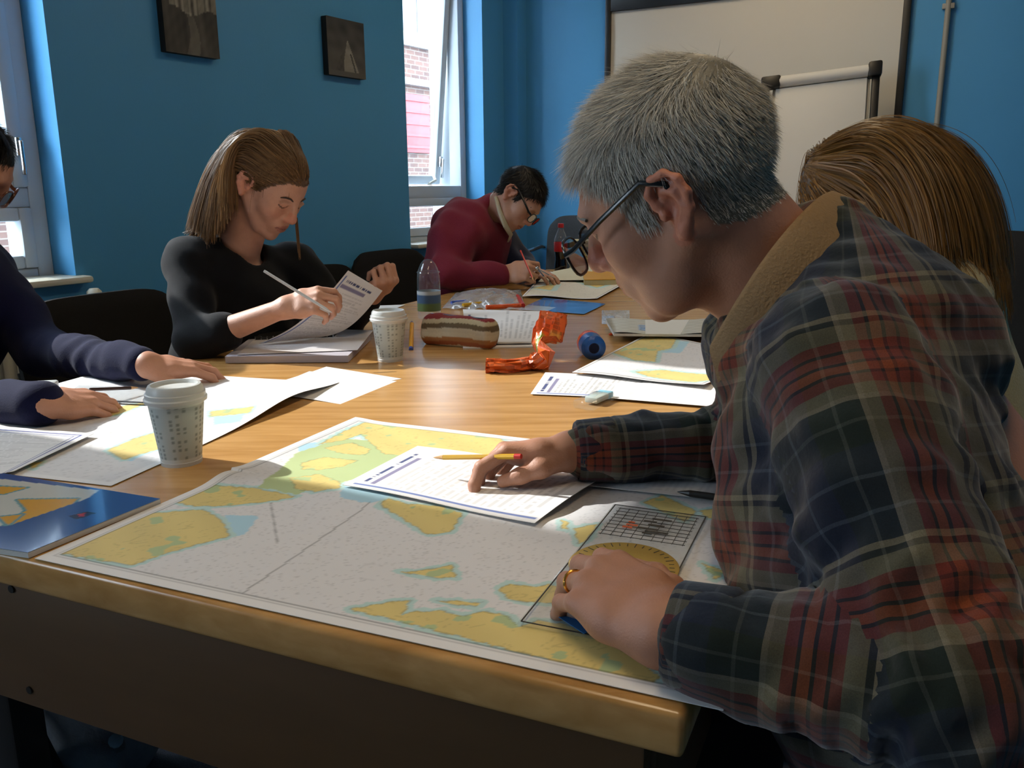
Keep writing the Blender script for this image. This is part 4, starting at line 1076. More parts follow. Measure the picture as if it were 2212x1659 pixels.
# ------------------------------------------------------------------ 3: man in the maroon fleece
m_maroon = pm('maroon_fleece', (0.47, 0.16, 0.22), rough=.95, var=.12, scale=200, bump=.35, bscale=300, sheen=.10, spec=.1)
m_navy = pm('navy_fleece', (0.08, 0.10, 0.20), rough=.9, var=.15, scale=200, bump=.2, bscale=300, sheen=.25, spec=.15)
m_beige = pm('pale_shirt_cotton', (0.75, 0.72, 0.62), rough=.85, var=.08, scale=200)
mm_ = thing('person', 'dark haired man in a maroon fleece and glasses writing at the far end', 'person', V(-.15, 4.0, 0))
hO, hR, hs = D(1117, 430, 3.62), head_axes(120, 47, -20), 1.03
Lw = loc2w(hO, hR, hs); neckb = D(1052, 478, 3.74)
F = Field(); head_field(F, hO, hR, hs, neckb, nr=.058, ear=1.0, jowl=1); hv, hf_ = F.mesh(.004)
shR, shL = D(1004, 512, 3.58), D(1068, 505, 3.90); elR, wrR = D(962, 592, 3.46), D(1092, 592, 3.50); elL, wrL = D(1128, 572, 3.92), D(1150, 590, 3.72)
Fh = Field(); hand_field(Fh, wrR, D(1165, 580, 3.46) - wrR, V(-.1, -.85, .5), 1, 1.08, curls=[(45, 55, 25), (52, 62, 30), (58, 66, 34), (62, 68, 34)], fore=elR, wr_=.029, fr=.034,
                  thumb=[(.018, .024, -.012), (.048, .036, -.026), (.074, .034, -.034), (.094, .024, -.036)])
rv, rf = Fh.mesh(.004)
Fh = Field(); hand_field(Fh, wrL, V(.2, -.3, 0), ZAX, -1, 1.0, curls=[(14, 20, 12)] * 4, fore=elL, wr_=.028, fr=.03); lv_, lf_ = Fh.mesh(.005)
pv = V(-.28, 3.75, .52)
Ft = Field(); Ft.cap(shR, elR, .036, .032, k=.02).cap(shL, elL, .036, .032, k=.02).cap((shL + shR) / 2 - ZAX * .08, pv, .09, .10, k=.03); tv, tf = Ft.mesh(.014)
zl3 = zline([-.13, -.06, -.036, -.030, .010, .014, .030, .038, .060, .076, .11], [-.050, -.045, -.035, .026, .026, -.010, -.004, .030, .050, .066, .070])
mask_3 = lambda L: (L[:, 2] > zl3(L[:, 0])) & ~((np.abs(L[:, 1]) > .0785) & (L[:, 2] < .032) & (L[:, 0] > -.045))
cols = skin_cols(np.vstack([hv, rv, lv_, tv]), hO, hR, hs, (0.74, 0.55, 0.45), scalp=(.09, .08, .08), mask=mask_3, blush=.10)
body_obj(mm_, [(hv, hf_), (rv, rf), (lv_, lf_), (tv, tf)], m_skin, cols)
short_hair(mm_, hv, hf_, hO, hR, hs, mask_3, hair_col((.13, .12, .12), .3), 9000, lambda l, r: (.014 + .012 * np.clip(l[:, 2] / .1, 0, 1)) * r.uniform(.7, 1.2, len(l)), comb_m, width=.0016, seg=3, seed=13)
spectacles(mm_, Lw, m_specs, cx=.118, cz=.0, r=.0022, ear_z=.032, ear_x=-.006, ey=.081)
for s in (-1, 1): brow(mm_, Lw, '1c1817', s)
F = Field(); mid_ = (shL + shR) / 2
F.cap(shR, shL, .062, .070, k=.06).cap(mid_ - ZAX * .04, pv, .135, .15, k=.06).ell(D(1004, 492, 3.66), (.145, .15, .125), k=.08)
F.cap(D(965, 520, 3.55), pv + V(-.02, -.1, .1), .085, .11, k=.05)
F.cap(shR, elR, .064, .062, k=.06).cap(elR, elR + (wrR - elR) * .93, .060, .048, k=.025)
F.cap(neckb - ZAX * .03 + V(-.01, 0, 0), D(1062, 455, 3.70), .080, .076, k=.03)
F.cap(neckb, Lw((-.01, 0, -.05)), .062, .064, k=.01, op=-1)
cloth(mm_, 'maroon_fleece', F, m_maroon, .007, seed=31, amp=.007, freq=48)
F = Field(); F.cap(shL, elL, .072, .060, k=.03).cap(elL, wrL, .056, .042, k=.02).cap(shL - ZAX * .03, D(1085, 570, 3.85), .09, .09, k=.04)
cloth(mm_, 'navy_sleeve', F, m_navy, .009, seed=33, amp=.003)
obj('shirt_collar', tube([D(1071, 425, 3.58), D(1080, 458, 3.56), D(1092, 488, 3.57), D(1104, 508, 3.62), D(1098, 522, 3.66)], [.008, .011, .012, .010, .006], 10, flat=.5), m_beige, mm_)
pants(mm_, pv, V(0, 1, 0), [pv + V(.42, .1, 0), pv + V(.42, -.12, 0)], [V(pv[0] + .38, pv[1] + .1, .08), V(pv[0] + .38, pv[1] - .12, .08)], m_denim)
M_wrR = wrR

# ------------------------------------------------------------------ 4: person at the left edge in navy
m_knit = pm('navy_knit', (0.07, 0.08, 0.21), rough=.9, var=.15, scale=250, bump=.2, bscale=420, sheen=.06, spec=.15)
m_brownf = pm('brown_spectacle_frame', (0.42, 0.24, 0.14), rough=.3, var=.2, scale=60)
lp_ = thing('person', 'person in a navy jumper and brown glasses cut off by the left edge', 'person', V(-1.6, 2.1, 0))
hO, hR, hs = D(-82, 362, 2.26), head_axes(72, 36, 6), 1.10
Lw = loc2w(hO, hR, hs); neckb = D(-122, 468, 2.29)
F = Field(); head_field(F, hO, hR, hs, neckb, nr=.055); hv, hf_ = F.mesh(.0042)
shL, shR = D(-38, 595, 2.30), D(-140, 625, 2.02); elL, wrL = D(95, 762, 2.14), T(318, 788, ZT + .050); elR, wrR = D(-130, 880, 1.82), T(88, 872, ZT + .042)
Fh = Field(); hand_field(Fh, wrL, T(470, 800, ZT + .02) - wrL, V(0, -.25, 1), -1, .98, curls=[(12, 40, 18), (8, 34, 16), (6, 30, 14), (10, 32, 14)], spread=(10, 3, -4, -12), fore=elL, wr_=.027, fr=.033,
                  thumb=[(.018, .026, -.010), (.040, .050, -.022), (.060, .066, -.034), (.078, .072, -.044)])
lv_, lf_ = Fh.mesh(.003)
Fh = Field(); hand_field(Fh, wrR, T(268, 868, ZT + .015) - wrR, V(0, -.45, 1), 1, .98, curls=[(14, 22, 12), (18, 24, 12), (20, 26, 12), (22, 26, 12)], spread=(5, 1, -3, -7), fore=elR, wr_=.027, fr=.033,
                  thumb=[(.018, .026, -.008), (.046, .046, -.010), (.074, .052, -.010), (.100, .046, -.012)])
rv, rf = Fh.mesh(.003)
pv = V(-1.62, 2.12, .52)
Ft = Field(); Ft.cap(shR, elR, .036, .032, k=.02).cap(shL, elL, .036, .032, k=.02).cap((shL + shR) / 2 - ZAX * .1, pv, .09, .10, k=.03); tv, tf = Ft.mesh(.014)
mask_4 = lambda L: (L[:, 2] > zl3(L[:, 0]))
cols = skin_cols(np.vstack([hv, rv, lv_, tv]), hO, hR, hs, (0.78, 0.56, 0.45), scalp=(.12, .10, .08), mask=mask_4)
body_obj(lp_, [(hv, hf_), (rv, rf), (lv_, lf_), (tv, tf)], m_skin, cols)
def comb_l(l, n, r):
    x, y, z = l.T; top = np.clip((z - .06) / .06, 0, 1)[:, None]
    return n * .10 + np.array([-.2, 0, -.95]) * (1 - top) + np.stack([.35 + 0 * x, .8 * np.sign(y), -.1 + 0 * x], -1) * top + r.normal(size=l.shape) * .06
short_hair(lp_, hv, hf_, hO, hR, hs, mask_4, hair_col((.17, .14, .11), .3), 9000, lambda l, r: (.030 + .012 * np.clip(l[:, 2] / .1, 0, 1)) * r.uniform(.7, 1.2, len(l)), comb_l, width=.0018, seg=5, seed=17)
spectacles(lp_, Lw, m_brownf, cx=.120, cz=-.004, w=.027, h=.021, r=.0028, ear_z=.032, ear_x=-.006, ey=.081)
F = Field(); mid_ = (shL + shR) / 2
F.cap(shR, shL, .076, .074, k=.04).cap(mid_ - ZAX * .06, pv, .13, .15, k=.06)
F.cap(shL, elL, .085, .062, k=.03).cap(elL, elL + (wrL - elL) * .95, .058, .040, k=.02)
F.cap(shR, elR, .070, .062, k=.03).cap(elR, elR + (wrR - elR) * .97, .060, .042, k=.02)
F.cap(neckb - ZAX * .03, neckb + nrm(Lw((-.03, 0, -.03)) - neckb) * .02, .075, .066, k=.03)
F.cap(mid_ - ZAX * .01, neckb - ZAX * .025, .105, .072, k=.05)
ax4 = nrm(wrL - elL)
def d4(P):
    g = np.exp(-(np.linalg.norm(P - (elL + (wrL - elL) * .55), axis=1) / .09) ** 2)
    return wrinkle(41, .0035, 45)(P) + .004 * g * np.sin((P @ ax4) * 110 + 1.5 * np.sin(P @ V(31, 17, 41)))
cloth(lp_, 'navy_jumper', F, m_knit, .007, disp=d4)
pants(lp_, pv, nrm(shL - shR), [pv + V(.38, -.02, 0), pv + V(.36, .2, 0)], [V(pv[0] + .36, pv[1] - .02, .08), V(pv[0] + .34, pv[1] + .2, .08)], m_denim)
L_wrR, L_tips = wrR, None

# ------------------------------------------------------------------ 5: blonde woman with her back turned
mask_b = lambda L: (L[:, 2] > np.interp(L[:, 0], [-.13, -.03, .03, .07, .11], [-.05, -.03, -.03, -.01, .01]))
m_cream = pm('cream_wool_jumper', (0.74, 0.67, 0.50), rough=.95, var=.12, scale=180, bump=.35, bscale=260, sheen=.3, spec=.1)
bl = thing('person', 'woman with long fair hair and cream jumper bending forward behind the plaid shirt man', 'person', V(.95, 1.75, 0))
hO, hR, hs = D(1838, 432, 1.72), head_axes(-95, 16, 5), .97
Lw = loc2w(hO, hR, hs); neckb = D(1985, 560, 1.72)
F = Field(); head_field(F, hO, hR, hs, neckb, nr=.050, female=True, ear=.95); hv, hf_ = F.mesh(.0042)
shL, shR = D(2040, 650, 1.56), D(1990, 610, 1.88); elL, wrL = D(1960, 860, 1.55), T(1740, 800, ZT + .04); elR, wrR = D(1900, 760, 1.95), T(1700, 760, ZT + .04)
Fh = Field(); hand_field(Fh, wrL, V(-1, .1, -.1), ZAX, -1, .93, fore=elL, wr_=.026, fr=.03); lv_, lf_ = Fh.mesh(.005)
Fh = Field(); hand_field(Fh, wrR, V(-1, -.1, -.1), ZAX, 1, .93, fore=elR, wr_=.026, fr=.03); rv, rf = Fh.mesh(.005)
pv = V(1.0, 1.70, .52)
Ft = Field(); Ft.cap(shR, elR, .034, .03, k=.02).cap(shL, elL, .034, .03, k=.02).cap((shL + shR) / 2 - ZAX * .1, pv, .085, .10, k=.03).cap((shL + shR) / 2, neckb, .05, .05, k=.02); tv, tf = Ft.mesh(.014)
cols = skin_cols(np.vstack([hv, rv, lv_, tv]), hO, hR, hs, (0.80, 0.60, 0.50), scalp=(.30, .22, .12), mask=mask_b, female=True)
body_obj(bl, [(hv, hf_), (rv, rf), (lv_, lf_), (tv, tf)], m_skin, cols)
F = Field(); mid_ = (shL + shR) / 2
F.cap(shR, shL, .070, .072, k=.04).cap(mid_ - ZAX * .03 + V(.02, 0, 0), pv, .105, .125, k=.06).ell(D(2035, 612, 1.72), (.10, .14, .09), k=.05)
F.cap(shL, elL, .072, .06, k=.03).cap(elL, elL + (wrL - elL) * .9, .056, .042, k=.02).cap(shR, elR, .068, .058, k=.03).cap(elR, elR + (wrR - elR) * .9, .056, .042, k=.02)
F.cap(neckb, neckb + nrm(Lw((-.03, 0, -.03)) - neckb) * .03, .075, .066, k=.03)
cloth(bl, 'cream_jumper', F, m_cream, .008, seed=51, amp=.003, freq=45)
coll = collider(head_coll(hO, hR, hs, .010) + [('c', Lw((-.03, 0, -.03)), neckb, .062), ('c', shR, shL, .083), ('e', D(2035, 612, 1.72), V(.108, .148, .098), np.eye(3))])
def comb_b(l, n, r):
    x, y, z = l.T; top = np.clip((z - .06) / .05, 0, 1)[:, None]; sd = np.where(y > -.01, 1., -1.); fr = np.clip((x + .02) / .05, 0, 1)[:, None]
    back = np.array([-.92, 0, -.30]); fs_ = np.stack([-.30 + 0 * x, .15 * sd, -.95 + 0 * x], -1); ft_ = np.stack([-.45 + 0 * x, .85 * sd, -.1 + 0 * x], -1); bt_ = np.stack([-.85 + 0 * x, .35 * sd, -.1 + 0 * x], -1)
    return (fs_ * (1 - top) + ft_ * top) * fr + (back * (1 - top) + bt_ * top) * (1 - fr) + n * .15 + r.normal(size=l.shape) * .05
long_hair(bl, hv, hf_, hO, hR, hs, mask_b, comb_b, lambda l, r: (.36 + .06 * np.clip(l[:, 2] / .1, 0, 1)) * r.uniform(.8, 1.05, len(l)), 11000, .0019, coll, hair_col((.52, .38, .19), .3), .075, seg=20, seed=25, wav=.005, delay=lambda l: np.clip((l[:, 0] + .06) * .8, .02, .2))
pants(bl, pv, V(0, 1, 0), [pv + V(-.42, .1, 0), pv + V(-.42, -.12, 0)], [V(pv[0] - .38, pv[1] + .1, .08), V(pv[0] - .38, pv[1] - .12, .08)], m_denim)

# ================================================================== THINGS ON THE TABLE
def poly_sd(X, Y, poly):
    """signed distance (negative inside) to a polygon in the table plane"""
    P = np.array(poly); d = np.full(X.shape, 1e9); ins = np.zeros(X.shape, bool); n = len(P)
    for i in range(n):
        a, b_ = P[i], P[(i + 1) % n]; e = b_ - a
        t = np.clip(((X - a[0]) * e[0] + (Y - a[1]) * e[1]) / (e @ e + 1e-12), 0, 1)
        d = np.minimum(d, np.hypot(X - a[0] - t * e[0], Y - a[1] - t * e[1]))
        c = ((a[1] > Y) != (b_[1] > Y)) & (X < (b_[0] - a[0]) * (Y - a[1]) / (b_[1] - a[1] + 1e-12) + a[0]); ins ^= c
    return np.where(ins, -d, d)
def TPx(poly): return [T(*q)[:2] for q in poly]
m_ink = pm('printed_paper', (1, 1, 1), rough=.62, var=.025, scale=20, attr='Col', bump=.02, bscale=60)
m_gloss = pm('glossy_print', (1, 1, 1), rough=.12, var=.03, scale=20, attr='Col', coat=.3)
def sheet(name, label, cat, quad, z=ZT + .0012, res=(30, 30), colf=None, zf=None, mat=None, th=.0006, group=None, parent=None, world=None):
    """sheet of paper lying on the table: quad = near-left, near-right, far-right, far-left pixels"""
    nl, nr2, fr2, fl = [T(*q, z) for q in quad] if world is None else world
    u, v = np.meshgrid(np.linspace(0, 1, res[0]), np.linspace(0, 1, res[1]), indexing='ij')
    P = (1 - u)[..., None] * (1 - v)[..., None] * nl + u[..., None] * (1 - v)[..., None] * nr2 + (u * v)[..., None] * fr2 + ((1 - u) * v)[..., None] * fl
    if zf is not None: P[..., 2] += zf(u, v)
    vf = grid_sheet(P, th); o = obj(name, vf, mat or m_ink, parent, fixn=False, angle=60)
    c = colf(u, v, P[..., 0], P[..., 1]) if colf is not None else np.broadcast_to(lin('e9e7e4'), P.shape)
    c = c.reshape(-1, 3); color_attr(o, np.vstack([c, np.broadcast_to(lin('e4e2de'), c.shape)]))
    return o if parent is not None else tag(o, label, cat, group)
LAND, GREEN, SHAL, SEA, WHITE, NAVY = [lin(q) for q in ('e3cc80', 'bccb93', 'bfdbd6', 'e4e2e2', 'eeeceb', '46507e')]
def chart_cols(lands, greens=(), blues=(), lines=(), margin=.02, size=(.74, .64), seed=0, shore=.007, specks=.055, sea=None):
    LP, GP, BP = [TPx(q) for q in lands], [TPx(q) for q in greens], [TPx(q) for q in blues]; LN = [(T(*a)[:2], T(*b_)[:2]) for a, b_ in lines]
    def g(u, v, X, Y):
        r = np.random.default_rng(seed); jx = X + .0012 * np.sin(Y * 310 + 2 * np.sin(X * 170)); jy = Y + .0012 * np.sin(X * 270 + 2 * np.sin(Y * 190))
        c = np.broadcast_to(SEA if sea is None else sea, X.shape + (3,)).copy()
        sp = r.uniform(size=X.shape) < specks; c[sp] *= .80; cn = nz2(X * 3, Y * 3, 3.0, seed + 50); c[np.abs(np.sin(cn * 3.2)) < .035] *= .90
        for q in BP: c[poly_sd(jx, jy, q) < 0] = lin('b4d9e8')
        for q in LP:
            d = poly_sd(jx, jy, q); m_ = (d > 0) & (d < shore); c[m_] = SHAL
        for q in GP: c[poly_sd(jx, jy, q) < 0] = GREEN
        for q in LP:
            d = poly_sd(jx, jy, q); ln_ = nz2(X * 4, Y * 4, 3.5, seed + 9); lc_ = LAND * (1 + .04 * np.sin(X * 60 + Y * 45)[..., None]); lc_ = np.where((ln_ > .75)[..., None], GREEN * .95, lc_); lc_ = np.where((np.abs(ln_ - .1) < .03)[..., None], lc_ * .84, lc_); c[d <= 0] = lc_[d <= 0]; e = np.abs(d) < .0011; c[e] *= .72
        for a, b_ in LN:
            e_ = b_ - a; t = ((X - a[0]) * e_[0] + (Y - a[1]) * e_[1]) / (e_ @ e_); dd = np.abs((X - a[0]) * e_[1] - (Y - a[1]) * e_[0]) / np.linalg.norm(e_)
            c[(t > 0) & (t < 1) & (dd < .0012)] *= .55
        du = np.minimum(u, 1 - u) * size[0]; dv = np.minimum(v, 1 - v) * size[1]; m_ = np.minimum(du, dv)
        c[m_ < margin] = WHITE; c[np.abs(m_ - margin) < .0012] *= .45; c[np.abs(m_ - margin * .8) < .0009] *= .7
        return c
    return g
def text_cols(rows=30, head=True, along='u', bar=True, seed=0, ink=.45, logo=None):
    """printed page: heading bars, body text in rows, a coloured rule along one edge"""
    def g(u, v, X, Y):
        a, b_ = (u, v) if along == 'u' else (v, u)                     # a runs down the page, b across
        r = np.random.default_rng(seed); c = np.broadcast_to(WHITE, u.shape + (3,)).copy()
        k = np.floor(a * rows).astype(int); on = ((a * rows) % 1 < .45) & (a > .17) & (a < .95) & (b_ > .10)
        ends = r.uniform(.55, .97, rows + 2); gaps = r.uniform(size=(rows + 2, 60)) < .80
        on &= (b_ < ends[np.clip(k, 0, rows)]) & gaps[np.clip(k, 0, rows), np.clip((b_ * 59).astype(int), 0, 59)]
        c[on] *= 1 - ink * .55
        if head:
            h = (np.abs(a - .075) < .012) & (b_ > .12) & (b_ < .8) & (gaps[0][np.clip((b_ * 50).astype(int), 0, 59)]); c[h] = NAVY
            h = (np.abs(a - .125) < .014) & (b_ > .1) & (b_ < .72); c[h] = lin('8b86a6')
        if bar:
            c[(np.abs(b_ - .055) < .014) & (a > .04) & (a < .98)] = lin('6d7fb6')
        if logo is not None: c[(np.abs(a - logo[0]) < .02) & (np.abs(b_ - logo[1]) < .04)] = lin(logo[2])
        return c
    return g
# --- the near chart
nl, nr2, fl = T(75, 1210), T(1562, 1540), T(768, 908)
e1 = nr2 - nl; fr2 = fl + e1
lands = [[(100, 1192), (217, 1121), (270, 1120), (340, 1112), (440, 1105), (480, 1130), (497, 1165), (435, 1180), (360, 1200), (288, 1225), (200, 1213)],
         [(385, 1090), (450, 1052), (560, 1062), (640, 1078), (560, 1090), (480, 1098), (420, 1098)],
         [(625, 1040), (690, 1028), (735, 1047), (735, 1066), (680, 1072), (640, 1065)], [(650, 1005), (700, 992), (772, 1000), (740, 1013), (690, 1020), (655, 1018)],
         [(700, 972), (760, 960), (800, 975), (790, 988), (740, 985)], [(800, 925), (870, 922), (960, 932), (1080, 947), (1120, 990), (1010, 985), (900, 990), (830, 985), (800, 960), (780, 940)],
         [(690, 965), (740, 938), (790, 917), (850, 920), (800, 935), (740, 955)],
         [(820, 1098), (840, 1088), (880, 1098), (940, 1102), (1000, 1116), (985, 1135), (975, 1152), (925, 1158), (895, 1140), (870, 1125), (840, 1108)],
         [(864, 1236), (900, 1236), (975, 1222), (985, 1250), (940, 1250), (900, 1243)],
         [(754, 1320), (866, 1300), (885, 1302), (870, 1333), (895, 1325), (958, 1323), (991, 1335), (1053, 1325), (1099, 1337), (1120, 1358), (1166, 1346), (1220, 1354), (1316, 1391), (1386, 1433), (1424, 1466), (1415, 1483), (1241, 1445), (1033, 1391), (866, 1347)],
         [(945, 1300), (991, 1302), (1041, 1306), (1024, 1314), (987, 1310)], [(1078, 1275), (1103, 1264), (1149, 1273), (1191, 1267), (1220, 1283), (1199, 1308), (1137, 1306), (1095, 1296)],
         [(1213, 1132), (1226, 1135), (1226, 1152), (1214, 1150)], [(1240, 1150), (1292, 1140), (1272, 1170), (1250, 1180)], [(1390, 1090), (1430, 1075), (1505, 1110), (1480, 1132), (1440, 1115)],
         [(1510, 1110), (1580, 1098), (1580, 1128), (1530, 1125)], [(1518, 1222), (1568, 1240), (1545, 1257)]]
greens = [[(340, 1127), (440, 1110), (488, 1148), (405, 1160), (350, 1142)], [(560, 1060), (640, 985), (740, 950), (850, 960), (870, 1000), (735, 1050), (640, 1075)]]
blues = [[(740, 1058), (820, 1066), (870, 1088), (790, 1094), (735, 1082)], [(640, 968), (700, 960), (690, 985), (650, 985)], [(485, 1118), (560, 1120), (530, 1160), (500, 1165)], [(790, 985), (840, 985), (850, 1010), (800, 1015)]]
cw, chh = np.linalg.norm(e1), np.linalg.norm(fl - nl)
vfold = .47
sheet('nautical_chart', 'large folded sea chart under the hands of the plaid shirt man', 'chart', None, res=(330, 280), world=(nl + ZAX * .002, nr2 + ZAX * .002, fr2 + ZAX * .002, fl + ZAX * .002),
      colf=chart_cols(lands, greens, blues, [((525, 1285), (800, 1092)), ((585, 1090), (600, 1180))], size=(cw, chh), seed=4, margin=.018), group='charts on the table',
      zf=lambda u, v: .0065 * np.exp(-((v - vfold - .02 * u) / .045) ** 2) * (1 - .7 * u) + .004 * np.exp(-(u / .05) ** 2) * (v > .5) + .0015 * np.sin(u * 9) * np.sin(v * 7) ** 2 + .0003)
# --- A4 question sheet under the pointing hand
sheet('paper_sheet', 'printed question sheet with a navy heading under the pointing hand', 'paper', [(740, 1047), (1155, 1129), (1318, 1022), (902, 963)], z=ZT + .0105, res=(150, 80), colf=text_cols(26, seed=2), group='sheets of paper',
      zf=lambda u, v: .004 * u * np.sin(v * 3.1) + .0015 * np.sin(u * 6))
sheet('paper_sheet', 'plain sheet half hidden below the far plaid sleeve', 'paper', [(1210, 1042), (1600, 1085), (1640, 1010), (1260, 990)], z=ZT + .0075, res=(60, 40), colf=text_cols(24, seed=8, head=False, bar=False, ink=.25), group='sheets of paper')
# --- left chart with a lifted edge, sheets and booklet
nr2 = T(240, 1052); fr2 = T(733, 830); dirn = nrm(fr2 - nr2); lft = V(-dirn[1], dirn[0], 0) * .60
lands = [[(232, 975), (290, 950), (345, 934), (352, 970), (300, 985), (268, 996)], [(70, 907), (105, 903), (100, 918), (72, 922)], [(58, 1003), (92, 999), (72, 1016)], [(455, 893), (550, 890), (540, 902), (455, 905)], [(150, 905), (260, 880), (330, 868), (250, 900)]]
sheet('nautical_chart', 'sunlit sea chart with a lifted edge under the hands of the person in navy', 'chart', None, z=ZT, res=(170, 190), world=(nr2 + lft + ZAX * .0015, nr2 + ZAX * .0015, fr2 + ZAX * .0015, fr2 + lft + ZAX * .0015),
      colf=chart_cols(lands, blues=[[(240, 985), (360, 940), (365, 960), (280, 1000)], [(460, 905), (530, 903), (520, 918), (462, 922)]], size=(.6, np.linalg.norm(fr2 - nr2)), seed=6, margin=.012), group='charts on the table',
      zf=lambda u, v: .017 * np.clip((u - .6) / .4, 0, 1) ** 2 * np.exp(-((v - .72) / .20) ** 2) + .0004)
sheet('paper_sheet', 'blank white sheet blown out by sunlight beyond the lifted chart', 'paper', [(556, 848), (797, 880), (922, 829), (668, 802)], z=ZT + .0012, res=(30, 30), group='sheets of paper', zf=lambda u, v: .002 * np.sin(u * 5))
sheet('paper_sheet', 'blank sheet peeking out behind the sunlit white sheet', 'paper', [(612, 822), (760, 836), (868, 818), (705, 793)], z=ZT + .0005, res=(20, 20), group='sheets of paper', zf=lambda u, v: .004 * np.clip(v - .7, 0, 1) * (1 - u))
sheet('paper_sheet', 'printed sheet with navy ruled border at the left edge', 'paper', [(-190, 1058), (30, 1022), (203, 940), (-30, 918)], z=ZT + .006, res=(110, 110), colf=(lambda base: (lambda u, v, X, Y: np.where(((np.abs(np.minimum(1 - u, 1 - v) - .07) < .009) | (np.abs(np.minimum(1 - u, 1 - v) - .11) < .006))[..., None] & ((np.minimum(1 - u, 1 - v)) < .13)[..., None], lin('5b62a0'), base(u, v, X, Y))))(text_cols(34, head=False, bar=False, seed=12, along='v', ink=.35)), group='sheets of paper',
      zf=lambda u, v: .003 * u)
def book_cols(u, v, X, Y):
    c = np.broadcast_to(lin('355c9c'), u.shape + (3,)).copy(); c = c * (1 + .10 * np.sin(u * 5 + v * 3)[..., None])
    inner = poly_sd(X, Y, TPx([(-60, 1052), (0, 1046), (215, 1072), (190, 1090), (20, 1150), (-80, 1150)])) < 0; c[inner] = lin('cfd3cc')
    for q in ([(-20, 1062), (60, 1066), (10, 1080), (-20, 1080)], [(40, 1092), (170, 1090), (150, 1110), (60, 1140), (10, 1150), (60, 1115)], [(0, 1130), (50, 1125), (20, 1148)]):
        d = poly_sd(X, Y, TPx(q)); c[(d < .004) & inner] = lin('6aa0a8'); c[(d < 0) & inner] = lin('dba63c')
    lg = poly_sd(X, Y, TPx([(150, 1128), (190, 1118), (208, 1122), (168, 1136)])); c[lg < 0] = lin('2a2f48')
    lg = poly_sd(X, Y, TPx([(170, 1124), (186, 1121), (184, 1129), (172, 1130)])); c[lg < 0] = lin('b23a48')
    return c
bq = [(60, 1197), (346, 1077), (0, 1022), (-240, 1110)]
bk = thing('chart_booklet', 'shiny blue booklet with a map on its cover at the table corner', 'book', T(60, 1130))
Q = [T(*q, ZT + .0085) for q in ((-260, 1148), (60, 1193), (346, 1077), (0, 1021))]
sheet('cover', None, None, None, world=Q, res=(120, 90), colf=book_cols, mat=m_gloss, parent=bk, th=.0008)
Qb = [q - ZAX * .0012 for q in Q]; obj('pages', slab(Qb, .0062), m_paper, bk, smooth=False)
# --- middle-right chart and printed sheets
lands = [[(1325, 770), (1365, 735), (1440, 728), (1460, 742), (1450, 760), (1420, 768), (1415, 790), (1370, 788)], [(1370, 812), (1430, 806), (1530, 818), (1560, 826), (1500, 838), (1400, 822)]]
sheet('nautical_chart', 'sea chart with a yellow island beside the sleeve, lying over printed sheets', 'chart', [(1236, 804), (1520, 838), (1640, 760), (1398, 722)], z=ZT + .009, res=(120, 110), colf=chart_cols(lands, blues=[[(1440, 745), (1490, 745), (1470, 770), (1430, 770)]], size=(.36, .3), margin=.008, seed=9, shore=.012), group='charts on the table',
      zf=lambda u, v: .006 * np.clip(1 - v * 6, 0, 1) * u + .002 * np.sin(u * 7))
sheet('paper_sheet', 'printed sheet with a navy title sticking out below the yellow island chart', 'paper', [(1146, 851), (1420, 862), (1470, 818), (1178, 804)], z=ZT + .003, res=(110, 60), colf=text_cols(24, seed=5, ink=.6), group='sheets of paper')
sheet('paper_sheet', 'white sheet below the yellow island chart next to the dark cuff', 'paper', [(1320, 860), (1540, 878), (1560, 830), (1330, 826)], z=ZT + .0055, res=(30, 30), colf=text_cols(20, seed=6, head=False, bar=False, ink=.2), group='sheets of paper')
m_clear = pane_mat('clear_plastic', tint=(.96, .97, .97), gloss=.08, haze=.05)
pk = thing('eraser_packet', 'small clear packet with a pale eraser next to the far plaid sleeve', 'packet', T(1285, 868))
ea, eb = nrm(T(1325, 845) - T(1262, 872)), nrm(T(1262, 872) - T(1240, 866))
obj('eraser', box(T(1292, 858, ZT + .010), (.030, .014, .006), (ea, np.cross(ZAX, ea), ZAX), .003), pm('pale_eraser', (.80, .84, .80), .5, .06, 40), pk)
obj('eraser_band', box(T(1306, 852, ZT + .010), (.010, .0146, .0066), (ea, np.cross(ZAX, ea), ZAX), .002), pm('blue_band', (.55, .78, .86), .5, .06, 40), pk)
obj('wrapper', box(T(1284, 865, ZT + .009), (.046, .022, .0085), (ea, np.cross(ZAX, ea), ZAX), .004), m_clear, pk)
# --- plotter with rotating disc
pn_l, pf_l, pf_r = T(1117, 1347, ZT + .006), T(1326, 1090, ZT + .006), T(1526, 1127, ZT + .006)
pe = nrm(pf_l - pn_l); px_ = nrm((pf_r - pf_l) - pe * np.dot(pf_r - pf_l, pe)); plen = np.linalg.norm(pf_l - pn_l); pw = np.dot(pf_r - pf_l, px_)
plo = thing('chart_plotter', 'clear plastic course plotter with a gold toned disc under the ringed hand', 'plotter', pn_l)
pc = pn_l + pe * plen / 2 + px_ * pw / 2
obj('ruler_plate', box(pc, (plen / 2, pw / 2, .0012), (pe, px_, ZAX), .0006), m_clear, plo)
m_mark = pm('plotter_markings', (.14, .13, .12), .5, .1, 60); m_blue2 = pm('plotter_blue', (.12, .38, .62), .4, .1, 40); m_orange2 = pm('plotter_orange', (.85, .36, .16), .5, .1, 40)
def pq(a, b_, z=.0016): return pn_l + pe * a + px_ * b_ + ZAX * z
for b_ in (.003, pw - .003): obj('edge_rule', box(pq(plen / 2, b_), (plen / 2 - .003, .0007, .0003), (pe, px_, ZAX)), m_mark, plo, smooth=False)
for a in (.003, plen - .003): obj('edge_rule', box(pq(a, pw / 2), (.0007, pw / 2 - .003, .0003), (pe, px_, ZAX)), m_mark, plo, smooth=False)
